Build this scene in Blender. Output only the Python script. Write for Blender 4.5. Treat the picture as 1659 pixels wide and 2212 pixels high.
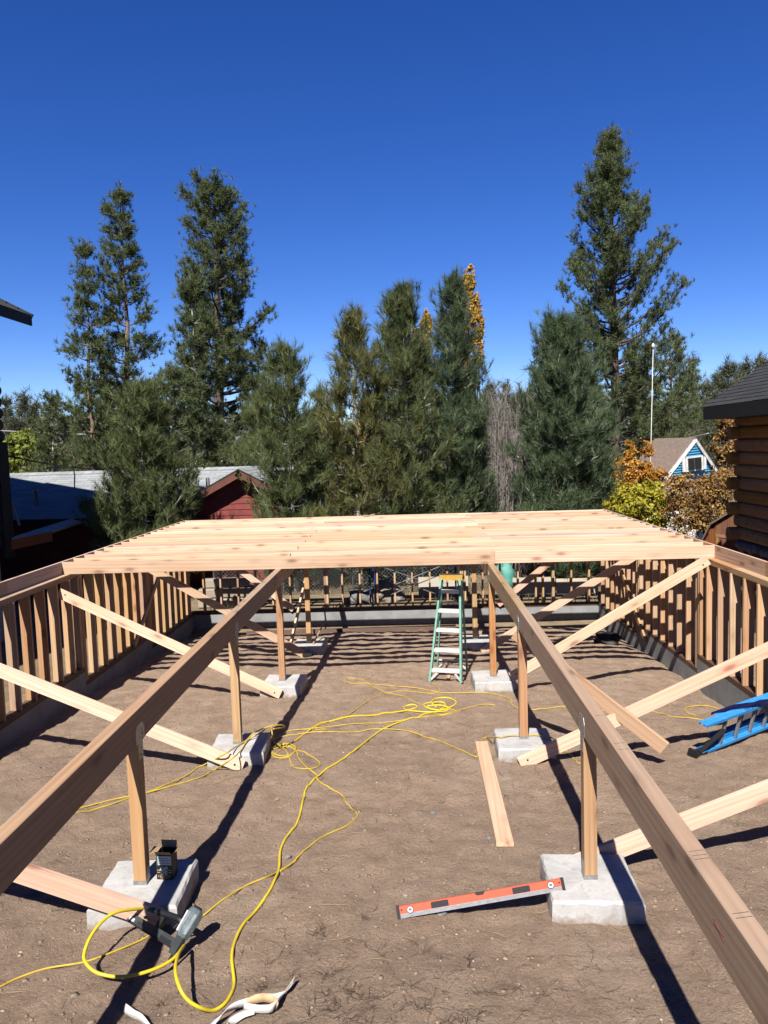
import bpy, math, random
import numpy as np
from mathutils import Vector, Matrix, Quaternion

random.seed(7)
rng = np.random.default_rng(11)
R = math.radians

# ------------------------------------------------------------------ scene, camera, light
scene = bpy.context.scene
for o in list(bpy.data.objects):
    bpy.data.objects.remove(o)
col = scene.collection

CAM_Z = 3.18
FW = Vector((-0.0323, 0.9959, -0.0848)).normalized()
RT = Vector((0.9990, 0.0297, -0.0302))
RT = (RT - FW * RT.dot(FW)).normalized()
UP = RT.cross(FW).normalized()
cam_data = bpy.data.cameras.new("camera")
cam_data.sensor_fit = 'HORIZONTAL'
cam_data.sensor_width = 36.0
cam_data.lens = 36.0
cam_data.clip_start = 0.05
cam_data.clip_end = 5000
cam = bpy.data.objects.new("camera", cam_data)
col.objects.link(cam)
m = Matrix.Identity(4)
for i in range(3):
    m[i][0] = RT[i]; m[i][1] = UP[i]; m[i][2] = -FW[i]
m[2][3] = CAM_Z
cam.matrix_world = m
scene.camera = cam

SUN = Vector((0.185, 0.93, -1.0)).normalized()          # direction the light travels
sun_el = math.asin(-SUN.z)
sun_az = math.atan2(-SUN.x, -SUN.y)
world = bpy.data.worlds.new("World")
scene.world = world
world.use_nodes = True
wn = world.node_tree
bg = wn.nodes['Background']
sky = wn.nodes.new('ShaderNodeTexSky')
sky.sky_type = 'NISHITA'
sky.sun_disc = False
sky.sun_elevation = sun_el
sky.sun_rotation = sun_az
sky.altitude = 2400
sky.air_density = 1.0
sky.dust_density = 0.0
sky.ozone_density = 4.5
hsv = wn.nodes.new('ShaderNodeHueSaturation')           # clear mountain air: deeper blue overall
hsv.inputs['Hue'].default_value = 0.519
hsv.inputs['Saturation'].default_value = 1.27
wn.links.new(sky.outputs[0], hsv.inputs['Color'])
wn.links.new(hsv.outputs[0], bg.inputs[0])
bg.inputs[1].default_value = 0.05

sd = bpy.data.lights.new("sun", 'SUN')
sd.energy = 5.0
sd.angle = R(0.5)
sd.color = (1.0, 0.955, 0.88)
so = bpy.data.objects.new("sun", sd)
col.objects.link(so)
so.rotation_euler = SUN.to_track_quat('-Z', 'Y').to_euler()
so.location = (-10, -40, 50)

scene.render.engine = 'CYCLES'
scene.view_settings.view_transform = 'Standard'
scene.view_settings.look = 'None'
scene.view_settings.gamma = 1.0
scene.view_settings.exposure = 1.5
scene.render.resolution_x = 768
scene.render.resolution_y = 1024

# ------------------------------------------------------------------ helpers
K = 1659.0
def ray(x, y):
    """direction through a point of the 1659 x 2212 photo"""
    d = FW + RT * ((x - K / 2) / K) - UP * ((y - K * 3333 / 5000) / K)
    return d
def at(x, y, Y):
    d = ray(x, y)
    return Vector((0, 0, CAM_Z)) + d * (Y / d.y)
def G(x, y):
    """ground height: the plot falls away from the house"""
    z = -0.0725 * (min(max(y, -4.0), 17.5) - 5.13)
    if y > 17.5:
        s = min((y - 17.5) / 0.7, 1.0)
        z = z * (1 - s) + s * (-0.72)
        if y > 24:
            z = -0.72 - min(y - 24, 12) * 0.1 - max(0, min(y - 36, 60)) * 0.01
    if x > 4.6 and y <= 17.5:
        z += min((x - 4.6) / 3, 1) * 0.25
    return z
def gat(x, y, dz=0.0):
    """photo point laid on the ground inside the plot"""
    d = ray(x, y)
    s = -0.0725
    t = (s * (0 - 5.13) + dz - CAM_Z) / (d.z - s * d.y)
    return Vector((0, 0, CAM_Z)) + d * t
def zat(x, y, z):
    d = ray(x, y)
    return Vector((0, 0, CAM_Z)) + d * ((z - CAM_Z) / d.z)

def tag(o, label=None, cat=None, group=None, kind=None):
    if label: o['label'] = label
    if cat: o['category'] = cat
    if group: o['group'] = group
    if kind: o['kind'] = kind
    return o
def link(name, me, mat=None, parent=None, loc=None, rot=None):
    o = bpy.data.objects.new(name, me)
    col.objects.link(o)
    if mat is not None and me is not None and hasattr(me, 'materials') and len(me.materials) == 0:
        me.materials.append(mat)
    if parent is not None: o.parent = parent
    if loc is not None: o.location = loc
    if rot is not None: o.rotation_euler = rot
    return o
def empty(name, loc=(0, 0, 0), rz=0.0):
    o = bpy.data.objects.new(name, None)
    o.empty_display_size = 0.2
    o.location = loc
    o.rotation_euler = (0, 0, rz)
    col.objects.link(o)
    return o
def mesh(name, V, F, smooth=False):
    me = bpy.data.meshes.new(name)
    me.from_pydata([tuple(v) for v in V], [], [tuple(f) for f in F])
    me.update()
    if smooth:
        me.polygons.foreach_set('use_smooth', [True] * len(me.polygons))
    return me
def tri_mesh(name, V, T, smooth=False):
    """fast builder from numpy arrays (all triangles or all quads)"""
    V = np.asarray(V, np.float32); T = np.asarray(T, np.int32)
    me = bpy.data.meshes.new(name)
    n = T.shape[1]
    me.vertices.add(len(V)); me.vertices.foreach_set('co', V.ravel())
    me.loops.add(T.size); me.loops.foreach_set('vertex_index', T.ravel())
    me.polygons.add(len(T))
    me.polygons.foreach_set('loop_start', np.arange(0, T.size, n, dtype=np.int32))
    me.polygons.foreach_set('loop_total', np.full(len(T), n, np.int32))
    if smooth: me.polygons.foreach_set('use_smooth', np.ones(len(T), bool))
    me.update(calc_edges=True)
    return me

class MB:
    """collects simple shapes into one mesh"""
    def __init__(s): s.v = []; s.f = []; s.mi = []; s.cur = 0
    def add(s, V, F):
        b = len(s.v); s.v += [Vector(v) for v in V]
        s.f += [tuple(i + b for i in f) for f in F]; s.mi += [s.cur] * len(F)
        return s
    def box(s, a, b):
        x0, y0, z0 = a; x1, y1, z1 = b
        return s.add([(x0,y0,z0),(x1,y0,z0),(x1,y1,z0),(x0,y1,z0),(x0,y0,z1),(x1,y0,z1),(x1,y1,z1),(x0,y1,z1)],
                     [(0,3,2,1),(4,5,6,7),(0,1,5,4),(1,2,6,5),(2,3,7,6),(3,0,4,7)])
    def bar(s, p, q, w, t, hint=(0, 0, 1)):
        """box beam from p to q; w across the hint direction, t the other way"""
        p = Vector(p); q = Vector(q); d = (q - p).normalized(); h = Vector(hint)
        a = (h - d * h.dot(d)).normalized() * (w / 2); b = d.cross(a).normalized() * (t / 2)
        return s.add([p-a-b, p+a-b, p+a+b, p-a+b, q-a-b, q+a-b, q+a+b, q-a+b],
                     [(0,1,2,3),(7,6,5,4),(0,4,5,1),(1,5,6,2),(2,6,7,3),(3,7,4,0)])
    def prism(s, poly, y0, y1, axis='y'):
        n = len(poly)
        def P(a, b, c):
            return (a, c, b) if axis == 'y' else ((c, a, b) if axis == 'x' else (a, b, c))
        V = [P(a, b, y0) for a, b in poly] + [P(a, b, y1) for a, b in poly]
        F = [tuple(range(n)), tuple(range(2*n-1, n-1, -1))] + [(i, n+i, n+(i+1) % n, (i+1) % n) for i in range(n)]
        return s.add(V, F)
    def tube(s, pts, r, n=8, cap=True):
        pts = [Vector(p) for p in pts]
        rr = r if hasattr(r, '__len__') else [r] * len(pts)
        b = len(s.v); fr = None; V = []
        for i, p in enumerate(pts):
            d = (pts[min(i+1, len(pts)-1)] - pts[max(i-1, 0)])
            d = d.normalized() if d.length > 1e-9 else Vector((0, 0, 1))
            if fr is None:
                fr = d.orthogonal().normalized()
            fr = (fr - d * fr.dot(d)); fr = fr.normalized() if fr.length > 1e-6 else d.orthogonal().normalized()
            g = d.cross(fr)
            for k in range(n):
                a = 2 * math.pi * k / n
                V.append(p + (fr * math.cos(a) + g * math.sin(a)) * rr[i])
        F = []
        for i in range(len(pts) - 1):
            for k in range(n):
                F.append((i*n+k, i*n+(k+1) % n, (i+1)*n+(k+1) % n, (i+1)*n+k))
        if cap:
            F.append(tuple(range(n-1, -1, -1))); F.append(tuple((len(pts)-1)*n+k for k in range(n)))
        return s.add(V, F)
    def build(s, name, mat, parent=None, smooth=False, loc=None, rot=None):
        me = mesh(name, s.v, s.f, smooth)
        mats = mat if isinstance(mat, (list, tuple)) else [mat]
        for mm in mats: me.materials.append(mm)
        if len(mats) > 1: me.polygons.foreach_set('material_index', s.mi)
        return link(name, me, None, parent, loc, rot)

def spline(pts, n=6):
    pts = [Vector(p) for p in pts]; out = []
    for i in range(len(pts) - 1):
        p0 = pts[max(i-1, 0)]; p1 = pts[i]; p2 = pts[i+1]; p3 = pts[min(i+2, len(pts)-1)]
        for k in range(n):
            t = k / n
            out.append(0.5 * ((2*p1) + (p2-p0)*t + (2*p0-5*p1+4*p2-p3)*t*t + (3*p1-p0-3*p2+p3)*t*t*t))
    out.append(pts[-1]); return out

# smooth value noise on numpy arrays
def vnoise(x, y, seed=0):
    def h(i, j):
        n = (i * 374761393 + j * 668265263 + seed * 1442695041) & 0xffffffff
        n = ((n ^ (n >> 13)) * 1274126177) & 0xffffffff
        return ((n ^ (n >> 16)) & 0xffff) / 65535.0
    xi = np.floor(x).astype(np.int64); yi = np.floor(y).astype(np.int64)
    fx = x - xi; fy = y - yi
    fx = fx*fx*(3-2*fx); fy = fy*fy*(3-2*fy)
    return (h(xi, yi)*(1-fx)+h(xi+1, yi)*fx)*(1-fy) + (h(xi, yi+1)*(1-fx)+h(xi+1, yi+1)*fx)*fy

# ------------------------------------------------------------------ materials
MATS = {}
ALB = 0.485            # surfaces sit at their real reflectance; the photo is exposed bright
def dim(c, k=None): return tuple(v * (ALB if k is None else k) for v in c)
class NT:
    def __init__(s, name):
        s.m = bpy.data.materials.new(name); s.m.use_nodes = True; MATS[name] = s.m
        s.t = s.m.node_tree; s.p = s.t.nodes['Principled BSDF']
        s.p.inputs['Specular IOR Level'].default_value = 0.3
    def n(s, typ, **kw):
        nd = s.t.nodes.new(typ)
        for k, v in kw.items(): setattr(nd, k, v)
        return nd
    def l(s, a, b): s.t.links.new(a, b)
    def coord(s, kind='Object'): return s.n('ShaderNodeTexCoord').outputs[kind]
    def offset(s, vec, amt=(31, 17, 23)):
        oi = s.n('ShaderNodeObjectInfo')
        vm = s.n('ShaderNodeVectorMath', operation='MULTIPLY_ADD')
        cb = s.n('ShaderNodeCombineXYZ')
        for i in range(3): s.l(oi.outputs['Random'], cb.inputs[i])
        s.l(cb.outputs[0], vm.inputs[0]); vm.inputs[1].default_value = amt; s.l(vec, vm.inputs[2])
        return vm.outputs[0], oi.outputs['Random']
    def mapping(s, vec, sc=(1, 1, 1), rot=(0, 0, 0)):
        mp = s.n('ShaderNodeMapping'); mp.inputs['Scale'].default_value = sc; mp.inputs['Rotation'].default_value = rot
        s.l(vec, mp.inputs['Vector']); return mp.outputs[0]
    def noise(s, vec, scale, detail=4, rough=0.55, out='Fac', dist=0.0):
        nn = s.n('ShaderNodeTexNoise'); nn.inputs['Scale'].default_value = scale; nn.inputs['Detail'].default_value = detail
        nn.inputs['Roughness'].default_value = rough; nn.inputs['Distortion'].default_value = dist
        s.l(vec, nn.inputs['Vector']); return nn.outputs[out]
    def ramp(s, fac, stops):
        cr = s.n('ShaderNodeValToRGB'); e = cr.color_ramp.elements
        while len(e) < len(stops): e.new(0.5)
        for el, (p, c) in zip(e, stops):
            el.position = p; el.color = (c[0], c[1], c[2], 1) if hasattr(c, '__len__') else (c, c, c, 1)
        s.l(fac, cr.inputs[0]); return cr.outputs[0]
    def mix(s, fac, a, b, mode='MIX'):
        mx = s.n('ShaderNodeMix', data_type='RGBA', blend_type=mode)
        for sock, v in ((mx.inputs[0], fac), (mx.inputs[6], a), (mx.inputs[7], b)):
            if hasattr(v, 'is_linked') or hasattr(v, 'links'): s.l(v, sock)
            elif hasattr(v, '__len__'): sock.default_value = (v[0], v[1], v[2], 1)
            else: sock.default_value = v
        return mx.outputs[2]
    def math(s, op, a, b=None):
        mt = s.n('ShaderNodeMath', operation=op)
        for i, v in enumerate((a, b)):
            if v is None: continue
            if hasattr(v, 'links'): s.l(v, mt.inputs[i])
            else: mt.inputs[i].default_value = v
        return mt.outputs[0]
    def bump(s, h, strength=0.3, dist=0.01):
        b = s.n('ShaderNodeBump'); b.inputs['Strength'].default_value = strength; b.inputs['Distance'].default_value = dist
        s.l(h, b.inputs['Height']); s.l(b.outputs[0], s.p.inputs['Normal'])
    def out(s, colr=None, rough=0.7, metal=0.0):
        if colr is not None:
            if hasattr(colr, 'links'): s.l(colr, s.p.inputs['Base Color'])
            else: s.p.inputs['Base Color'].default_value = (*colr, 1)
        if hasattr(rough, 'links'): s.l(rough, s.p.inputs['Roughness'])
        else: s.p.inputs['Roughness'].default_value = rough
        s.p.inputs['Metallic'].default_value = metal
        return s.m

def wood(name, pale, mid, dark, knot=(0.30, 0.13, 0.06), tint=0.35, knot_amt=0.75, dirt=0.0, vary=0.25, hue=0.02):
    """sawn softwood; the grain runs along local X"""
    pale, mid, dark, knot = dim(pale), dim(mid), dim(dark), dim(knot)
    t = NT(name)
    v, rnd = t.offset(t.coord())
    warp = t.noise(t.mapping(v, (0.9, 2.5, 2.5)), 1.0, 2)
    # knots: stretched cells
    vo = t.n('ShaderNodeTexVoronoi'); vo.inputs['Scale'].default_value = 1.0
    t.l(t.mapping(v, (2.1, 6.0, 6.0)), vo.inputs['Vector'])
    kd = t.ramp(vo.outputs['Distance'], [(0.03, 1.0), (0.13, 0.75), (0.19, 0.25), (0.36, 0.0)])
    # grain lines bend round the knots
    wv = t.n('ShaderNodeTexWave', wave_type='BANDS', bands_direction='DIAGONAL')
    wv.inputs['Scale'].default_value = 1.0; wv.inputs['Distortion'].default_value = 5.5
    wv.inputs['Detail'].default_value = 2.5; wv.inputs['Detail Scale'].default_value = 0.9
    t.l(t.mapping(v, (0.25, 13, 13)), wv.inputs['Vector'])
    fine = t.noise(t.mapping(v, (1.6, 110, 110)), 1.0, 3)
    g = t.mix(0.42, t.ramp(wv.outputs['Fac'], [(0.0, 0.24), (1.0, 0.78)]), fine)
    g = t.mix(0.3, g, t.ramp(t.noise(t.mapping(v, (0.8, 42, 42)), 1.0, 4), [(0.3, 0.0), (0.7, 1.0)]))
    c = t.ramp(g, [(0.12, dark), (0.42, mid), (0.75, pale)])
    big = t.noise(t.mapping(v, (0.7, 5, 5)), 1.0, 3)
    c = t.mix(t.ramp(big, [(0.35, 0.0), (0.7, 0.55)]), c, (mid[0]*0.95, mid[1]*0.82, mid[2]*0.70))
    c = t.mix(t.math('MULTIPLY', kd, knot_amt), c, knot)
    # board to board
    hs = t.n('ShaderNodeHueSaturation')
    hs.inputs['Hue'].default_value = 0.5
    t.l(t.math('ADD', t.math('MULTIPLY', rnd, hue), 0.5 - hue * 0.55), hs.inputs['Hue'])
    t.l(t.math('ADD', t.math('MULTIPLY', t.math('FRACT', t.math('MULTIPLY', rnd, 7.13)), vary), 1.0 - vary * 0.55), hs.inputs['Value'])
    t.l(t.math('ADD', t.math('MULTIPLY', t.math('FRACT', t.math('MULTIPLY', rnd, 13.7)), 0.3), 0.83), hs.inputs['Saturation'])
    t.l(c, hs.inputs['Color']); c = hs.outputs[0]
    if dirt:
        dn = t.noise(t.mapping(v, (1.5, 4, 4)), 2.0, 5)
        c = t.mix(t.math('MULTIPLY', t.ramp(dn, [(0.4, 0.0), (0.7, 1.0)]), dirt), c, (0.20, 0.15, 0.11))
    t.bump(g, 0.4, 0.003)
    return t.out(c, 0.72)

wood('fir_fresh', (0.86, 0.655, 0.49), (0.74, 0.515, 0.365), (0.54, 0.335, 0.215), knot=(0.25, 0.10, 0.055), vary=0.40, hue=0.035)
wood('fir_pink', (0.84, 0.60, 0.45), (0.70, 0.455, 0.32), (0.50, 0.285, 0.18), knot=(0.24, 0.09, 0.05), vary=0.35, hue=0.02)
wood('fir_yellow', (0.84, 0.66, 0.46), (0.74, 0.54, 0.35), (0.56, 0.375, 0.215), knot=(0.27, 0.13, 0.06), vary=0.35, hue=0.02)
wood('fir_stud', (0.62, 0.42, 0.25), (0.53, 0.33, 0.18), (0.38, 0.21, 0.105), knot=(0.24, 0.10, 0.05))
wood('fir_beam', (0.58, 0.415, 0.255), (0.47, 0.315, 0.185), (0.31, 0.185, 0.10), knot=(0.16, 0.08, 0.045), dirt=0.4, vary=0.1)
wood('treated_post', (0.60, 0.39, 0.20), (0.50, 0.29, 0.135), (0.33, 0.165, 0.07), knot=(0.22, 0.09, 0.04), vary=0.15)
wood('treated_sill', (0.17, 0.105, 0.07), (0.12, 0.07, 0.048), (0.07, 0.04, 0.03), vary=0.2)
wood('brown_timber', (0.20, 0.11, 0.085), (0.16, 0.085, 0.065), (0.10, 0.05, 0.04))
wood('grey_timber', (0.46, 0.41, 0.34), (0.38, 0.33, 0.27), (0.26, 0.22, 0.17), knot=(0.2, 0.14, 0.1), knot_amt=0.4)
wood('plywood', (0.62, 0.56, 0.47), (0.54, 0.48, 0.39), (0.42, 0.36, 0.28), knot=(0.34, 0.25, 0.17), knot_amt=0.5)
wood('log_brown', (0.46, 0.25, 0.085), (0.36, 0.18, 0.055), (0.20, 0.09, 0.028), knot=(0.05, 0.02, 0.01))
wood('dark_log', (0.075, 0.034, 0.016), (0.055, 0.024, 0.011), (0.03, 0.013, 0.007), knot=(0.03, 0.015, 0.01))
wood('shed_board', (0.26, 0.092, 0.036), (0.20, 0.066, 0.025), (0.12, 0.038, 0.015), knot=(0.05, 0.02, 0.01))
wood('handle_wood', (0.50, 0.40, 0.29), (0.42, 0.32, 0.22), (0.30, 0.22, 0.14), knot_amt=0.1)

def simple(name, c, rough=0.6, metal=0.0, var=0.25, scale=6.0, bump=0.0, bscale=60.0, spec=None):
    c = dim(c)
    t = NT(name); v, rnd = t.offset(t.coord())
    n = t.noise(v, scale, 5)
    f = t.ramp(n, [(0.3, 1 - var), (0.7, 1 + var * 0.4)])
    c2 = t.mix(1.0, c, f, 'MULTIPLY')
    if bump: t.bump(t.noise(v, bscale, 4), bump, 0.01)
    if spec is not None: t.p.inputs['Specular IOR Level'].default_value = spec
    return t.out(c2, rough, metal)

def concrete(name, c, stain=(0.23, 0.20, 0.17), splash=False):
    c = dim(c, 0.54); stain = dim(stain)
    t = NT(name); v, rnd = t.offset(t.coord())
    a = t.noise(v, 3.0, 6, 0.6); b = t.noise(v, 45, 4)
    cc = t.ramp(a, [(0.3, [k*0.72 for k in c]), (0.55, c), (0.8, [min(1, k*1.14) for k in c])])
    cc = t.mix(t.ramp(b, [(0.45, 0.0), (0.75, 0.35)]), cc, [k*0.7 for k in c])
    drip = t.noise(t.mapping(v, (9, 9, 0.8)), 1.6, 4)
    cc = t.mix(t.ramp(drip, [(0.55, 0.0), (0.8, 0.5)]), cc, stain)
    if splash:
        sx = t.n('ShaderNodeSeparateXYZ'); t.l(t.coord(), sx.inputs[0])
        zz = t.math('ADD', sx.outputs[2], t.math('MULTIPLY', t.math('SUBTRACT', t.noise(v, 7, 6, 0.7), 0.5), 0.30))
        cc = t.mix(t.ramp(t.math('ADD', t.math('MULTIPLY', zz, 4.0), 1.0), [(0.34, 0.9), (0.62, 0.0)]), cc, (0.15, 0.108, 0.078))
        cc = t.mix(t.ramp(t.noise(v, 11, 6, 0.75), [(0.60, 0.0), (0.72, 0.55)]), cc, (0.19, 0.145, 0.11))
    t.bump(t.mix(0.5, a, b), 0.45, 0.012)
    return t.out(cc, 0.88)
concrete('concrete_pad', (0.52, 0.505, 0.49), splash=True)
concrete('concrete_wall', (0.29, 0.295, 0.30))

simple('galvanised', (0.60, 0.61, 0.62), 0.42, 0.7, 0.3, 30)
simple('bolt_dark', (0.06, 0.05, 0.05), 0.5, 0.5)
simple('yellow_hose', (0.80, 0.60, 0.03), 0.42, 0, 0.12, 9)
simple('yellow_cord', (0.66, 0.46, 0.05), 0.55, 0, 0.3, 7)
simple('strap_white', (0.74, 0.72, 0.68), 0.8, 0, 0.2, 18, 0.2, 120)
simple('strap_print', (0.62, 0.42, 0.24), 0.8, 0, 0.35, 30)
simple('level_red', (0.86, 0.115, 0.055), 0.45, 0, 0.12, 14)
simple('aluminium', (0.36, 0.36, 0.37), 0.45, 0.45, 0.25, 25)
simple('step_aluminium', (0.80, 0.79, 0.80), 0.5, 0.2, 0.12, 25)
simple('black_plastic', (0.016, 0.016, 0.018), 0.45)
simple('vial_white', (0.75, 0.75, 0.73), 0.35)
simple('ladder_green', (0.22, 0.46, 0.36), 0.5, 0, 0.25, 12)
simple('ladder_yellow', (0.60, 0.36, 0.06), 0.5, 0, 0.2, 12)
def scuffed(name, c, dust):
    c = dim(c, .64); dust = dim(dust, .58)
    t = NT(name); v, rnd = t.offset(t.coord())
    f = t.ramp(t.noise(v, 9, 6, 0.7), [(0.52, 0.0), (0.66, 0.7)])
    f2 = t.ramp(t.noise(t.mapping(v, (2, 25, 25)), 3, 4), [(0.6, 0.0), (0.75, 0.5)])
    return t.out(t.mix(t.math('MAXIMUM', f, f2), c, dust), 0.45)
scuffed('ladder_blue', (0.025, 0.235, 0.60), (0.10, 0.32, 0.62))
scuffed('tool_green', (0.085, 0.115, 0.12), (0.22, 0.26, 0.27))
simple('hose_green', (0.015, 0.10, 0.04), 0.5)
simple('tool_black', (0.012, 0.014, 0.018), 0.5)
simple('magazine_grey', (0.10, 0.11, 0.12), 0.38, 0.5)
simple('cardboard', (0.46, 0.31, 0.17), 0.85)
simple('box_black', (0.012, 0.012, 0.012), 0.55)
simple('box_green', (0.03, 0.12, 0.055), 0.6)
simple('label_white', (0.66, 0.68, 0.68), 0.6)
simple('print_grey', (0.30, 0.30, 0.30), 0.6, 0, 0.5, 60)
simple('print_gold', (0.50, 0.36, 0.17), 0.6)
simple('crayon', (0.42, 0.13, 0.10), 0.9)
simple('ink', (0.012, 0.014, 0.05), 0.7)
simple('ink_blue', (0.03, 0.04, 0.30), 0.7)
simple('house_wrap', (0.55, 0.55, 0.56), 0.7, 0, 0.12, 3)
simple('wire_steel', (0.22, 0.23, 0.23), 0.5, 0.6)
simple('scaffold_blue', (0.025, 0.06, 0.19), 0.5, 0.2)
simple('scaffold_steel', (0.30, 0.30, 0.31), 0.45, 0.6)
simple('teal_tarp', (0.10, 0.36, 0.30), 0.6, 0, 0.4, 4, 0.5, 9)
simple('rock_pale', (0.34, 0.30, 0.265), 0.9, 0, 0.5, 7, 0.7, 22)
simple('rock_grey', (0.24, 0.235, 0.23), 0.9, 0, 0.5, 9, 0.7, 22)
simple('river_stone', (0.20, 0.19, 0.18), 0.75, 0, 0.6, 3)
simple('mortar', (0.09, 0.085, 0.08), 0.95)
simple('clod', (0.325, 0.24, 0.172), 0.95, 0, 0.35, 12)
simple('pebble', (0.52, 0.42, 0.335), 0.9, 0, 0.45, 30)
simple('twig_dark', (0.10, 0.066, 0.045), 0.9)
simple('straw', (0.46, 0.34, 0.19), 0.85)
simple('bag_black', (0.006, 0.006, 0.007), 0.6, 0, 0.3, 8, 0.4, 14)
simple('fascia_black', (0.012, 0.012, 0.014), 0.7)
simple('fascia_brown', (0.15, 0.052, 0.035), 0.75)
simple('red_siding', (0.235, 0.042, 0.036), 0.75, 0, 0.3, 5)
simple('blue_siding', (0.085, 0.42, 0.70), 0.7, 0, 0.2, 3)
simple('white_trim', (0.78, 0.78, 0.76), 0.6)
simple('brown_roof', (0.33, 0.245, 0.20), 0.9, 0, 0.35, 9)
simple('glass_dark', (0.02, 0.022, 0.025), 0.12, 0, 0.2)
simple('grey_metal_roof', (0.30, 0.31, 0.31), 0.6, 0.1, 0.25, 2)
simple('dark_wall', (0.05, 0.04, 0.035), 0.9)
simple('antenna_white', (0.74, 0.73, 0.68), 0.5)
simple('cable', (0.02, 0.02, 0.02), 0.7)
simple('cable_pale', (0.55, 0.55, 0.55), 0.6)

def shingle(name, c, var=0.3):
    c = dim(c, 0.39)
    t = NT(name); v, rnd = t.offset(t.coord())
    n = t.noise(v, 90, 3); hs = t.n('ShaderNodeHueSaturation')
    cc = t.mix(t.ramp(n, [(0.3, 0.0), (0.7, 1.0)]), [k*0.75 for k in c], [k*1.15 for k in c])
    t.l(t.math('ADD', t.math('MULTIPLY', rnd, var), 1 - var / 2), hs.inputs['Value'])
    t.l(cc, hs.inputs['Color']); t.bump(n, 0.4, 0.004)
    return t.out(hs.outputs[0], 0.95)
shingle('shingle_grey', (0.43, 0.455, 0.47))
shingle('shingle_black', (0.045, 0.047, 0.052), 0.35)
shingle('shingle_brown', (0.20, 0.135, 0.105), 0.4)

def bark(name, c1, c2):
    t = NT(name); v = t.coord()
    n = t.noise(t.mapping(v, (1, 1, 0.25)), 14, 5, 0.65)
    t.bump(n, 0.8, 0.03)
    return t.out(t.ramp(n, [(0.35, c2), (0.62, c1)]), 0.95)
bark('bark_pine', (0.20, 0.135, 0.10), (0.05, 0.035, 0.03))
bark('bark_grey', (0.36, 0.33, 0.30), (0.15, 0.13, 0.12))
bark('bark_dark', (0.085, 0.06, 0.05), (0.025, 0.018, 0.016))

def leafy(name, cols, trans=0.25, rough=0.6, scale=1.6, k=0.54):
    """foliage: colour varies leaf by leaf and clump by clump"""
    t = NT(name)
    geo = t.n('ShaderNodeNewGeometry')
    r = t.ramp(geo.outputs['Random Per Island'], [(i / max(1, len(cols) - 1), c) for i, c in enumerate(cols)])
    n = t.noise(t.coord(), scale, 3)
    c = t.mix(1.0, r, t.ramp(n, [(0.3, 0.7 * k), (0.7, 1.2 * k)]), 'MULTIPLY')
    t.out(c, rough)
    t.p.inputs['Specular IOR Level'].default_value = 0.25
    tr = t.n('ShaderNodeBsdfTranslucent'); t.l(c, tr.inputs[0])
    ms = t.n('ShaderNodeMixShader'); ms.inputs[0].default_value = trans
    t.l(t.p.outputs[0], ms.inputs[1]); t.l(tr.outputs[0], ms.inputs[2])
    t.l(ms.outputs[0], t.t.nodes['Material Output'].inputs[0])
    return t.m
leafy('needles_young', [(0.095, 0.125, 0.042), (0.135, 0.170, 0.058), (0.185, 0.210, 0.080), (0.105, 0.145, 0.062)], 0.3)
leafy('needles_tall', [(0.085, 0.118, 0.043), (0.125, 0.16, 0.058), (0.17, 0.20, 0.078), (0.095, 0.13, 0.056)], 0.3)
leafy('needles_blue', [(0.075, 0.118, 0.055), (0.11, 0.158, 0.075), (0.155, 0.20, 0.10)], 0.3)
leafy('needles_olive', [(0.11, 0.128, 0.036), (0.155, 0.175, 0.05), (0.20, 0.21, 0.07), (0.20, 0.14, 0.06)], 0.3)
leafy('needles_far', [(0.075, 0.09, 0.05), (0.105, 0.115, 0.06), (0.14, 0.145, 0.085)], 0.2)
leafy('leaf_orange', [(0.52, 0.20, 0.03), (0.66, 0.33, 0.05), (0.70, 0.40, 0.07), (0.45, 0.14, 0.03)], 0.35)
leafy('leaf_amber', [(0.62, 0.34, 0.05), (0.78, 0.50, 0.09), (0.70, 0.42, 0.07), (0.50, 0.24, 0.04)], 0.4)
leafy('leaf_yellow', [(0.46, 0.40, 0.03), (0.66, 0.56, 0.06), (0.34, 0.33, 0.03), (0.58, 0.48, 0.05)], 0.35)
leafy('leaf_rust', [(0.26, 0.12, 0.045), (0.44, 0.25, 0.06), (0.56, 0.38, 0.09), (0.30, 0.09, 0.05), (0.22, 0.13, 0.06), (0.40, 0.30, 0.07)], 0.3)
leafy('leaf_lime', [(0.20, 0.25, 0.03), (0.29, 0.33, 0.05), (0.15, 0.20, 0.03)], 0.35)
leafy('dry_grass', [(0.36, 0.27, 0.13), (0.46, 0.36, 0.19), (0.28, 0.24, 0.10), (0.30, 0.22, 0.12)], 0.2)
leafy('bare_twig', [(0.27, 0.235, 0.215), (0.36, 0.32, 0.30), (0.21, 0.18, 0.165)], 0.0)

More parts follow.
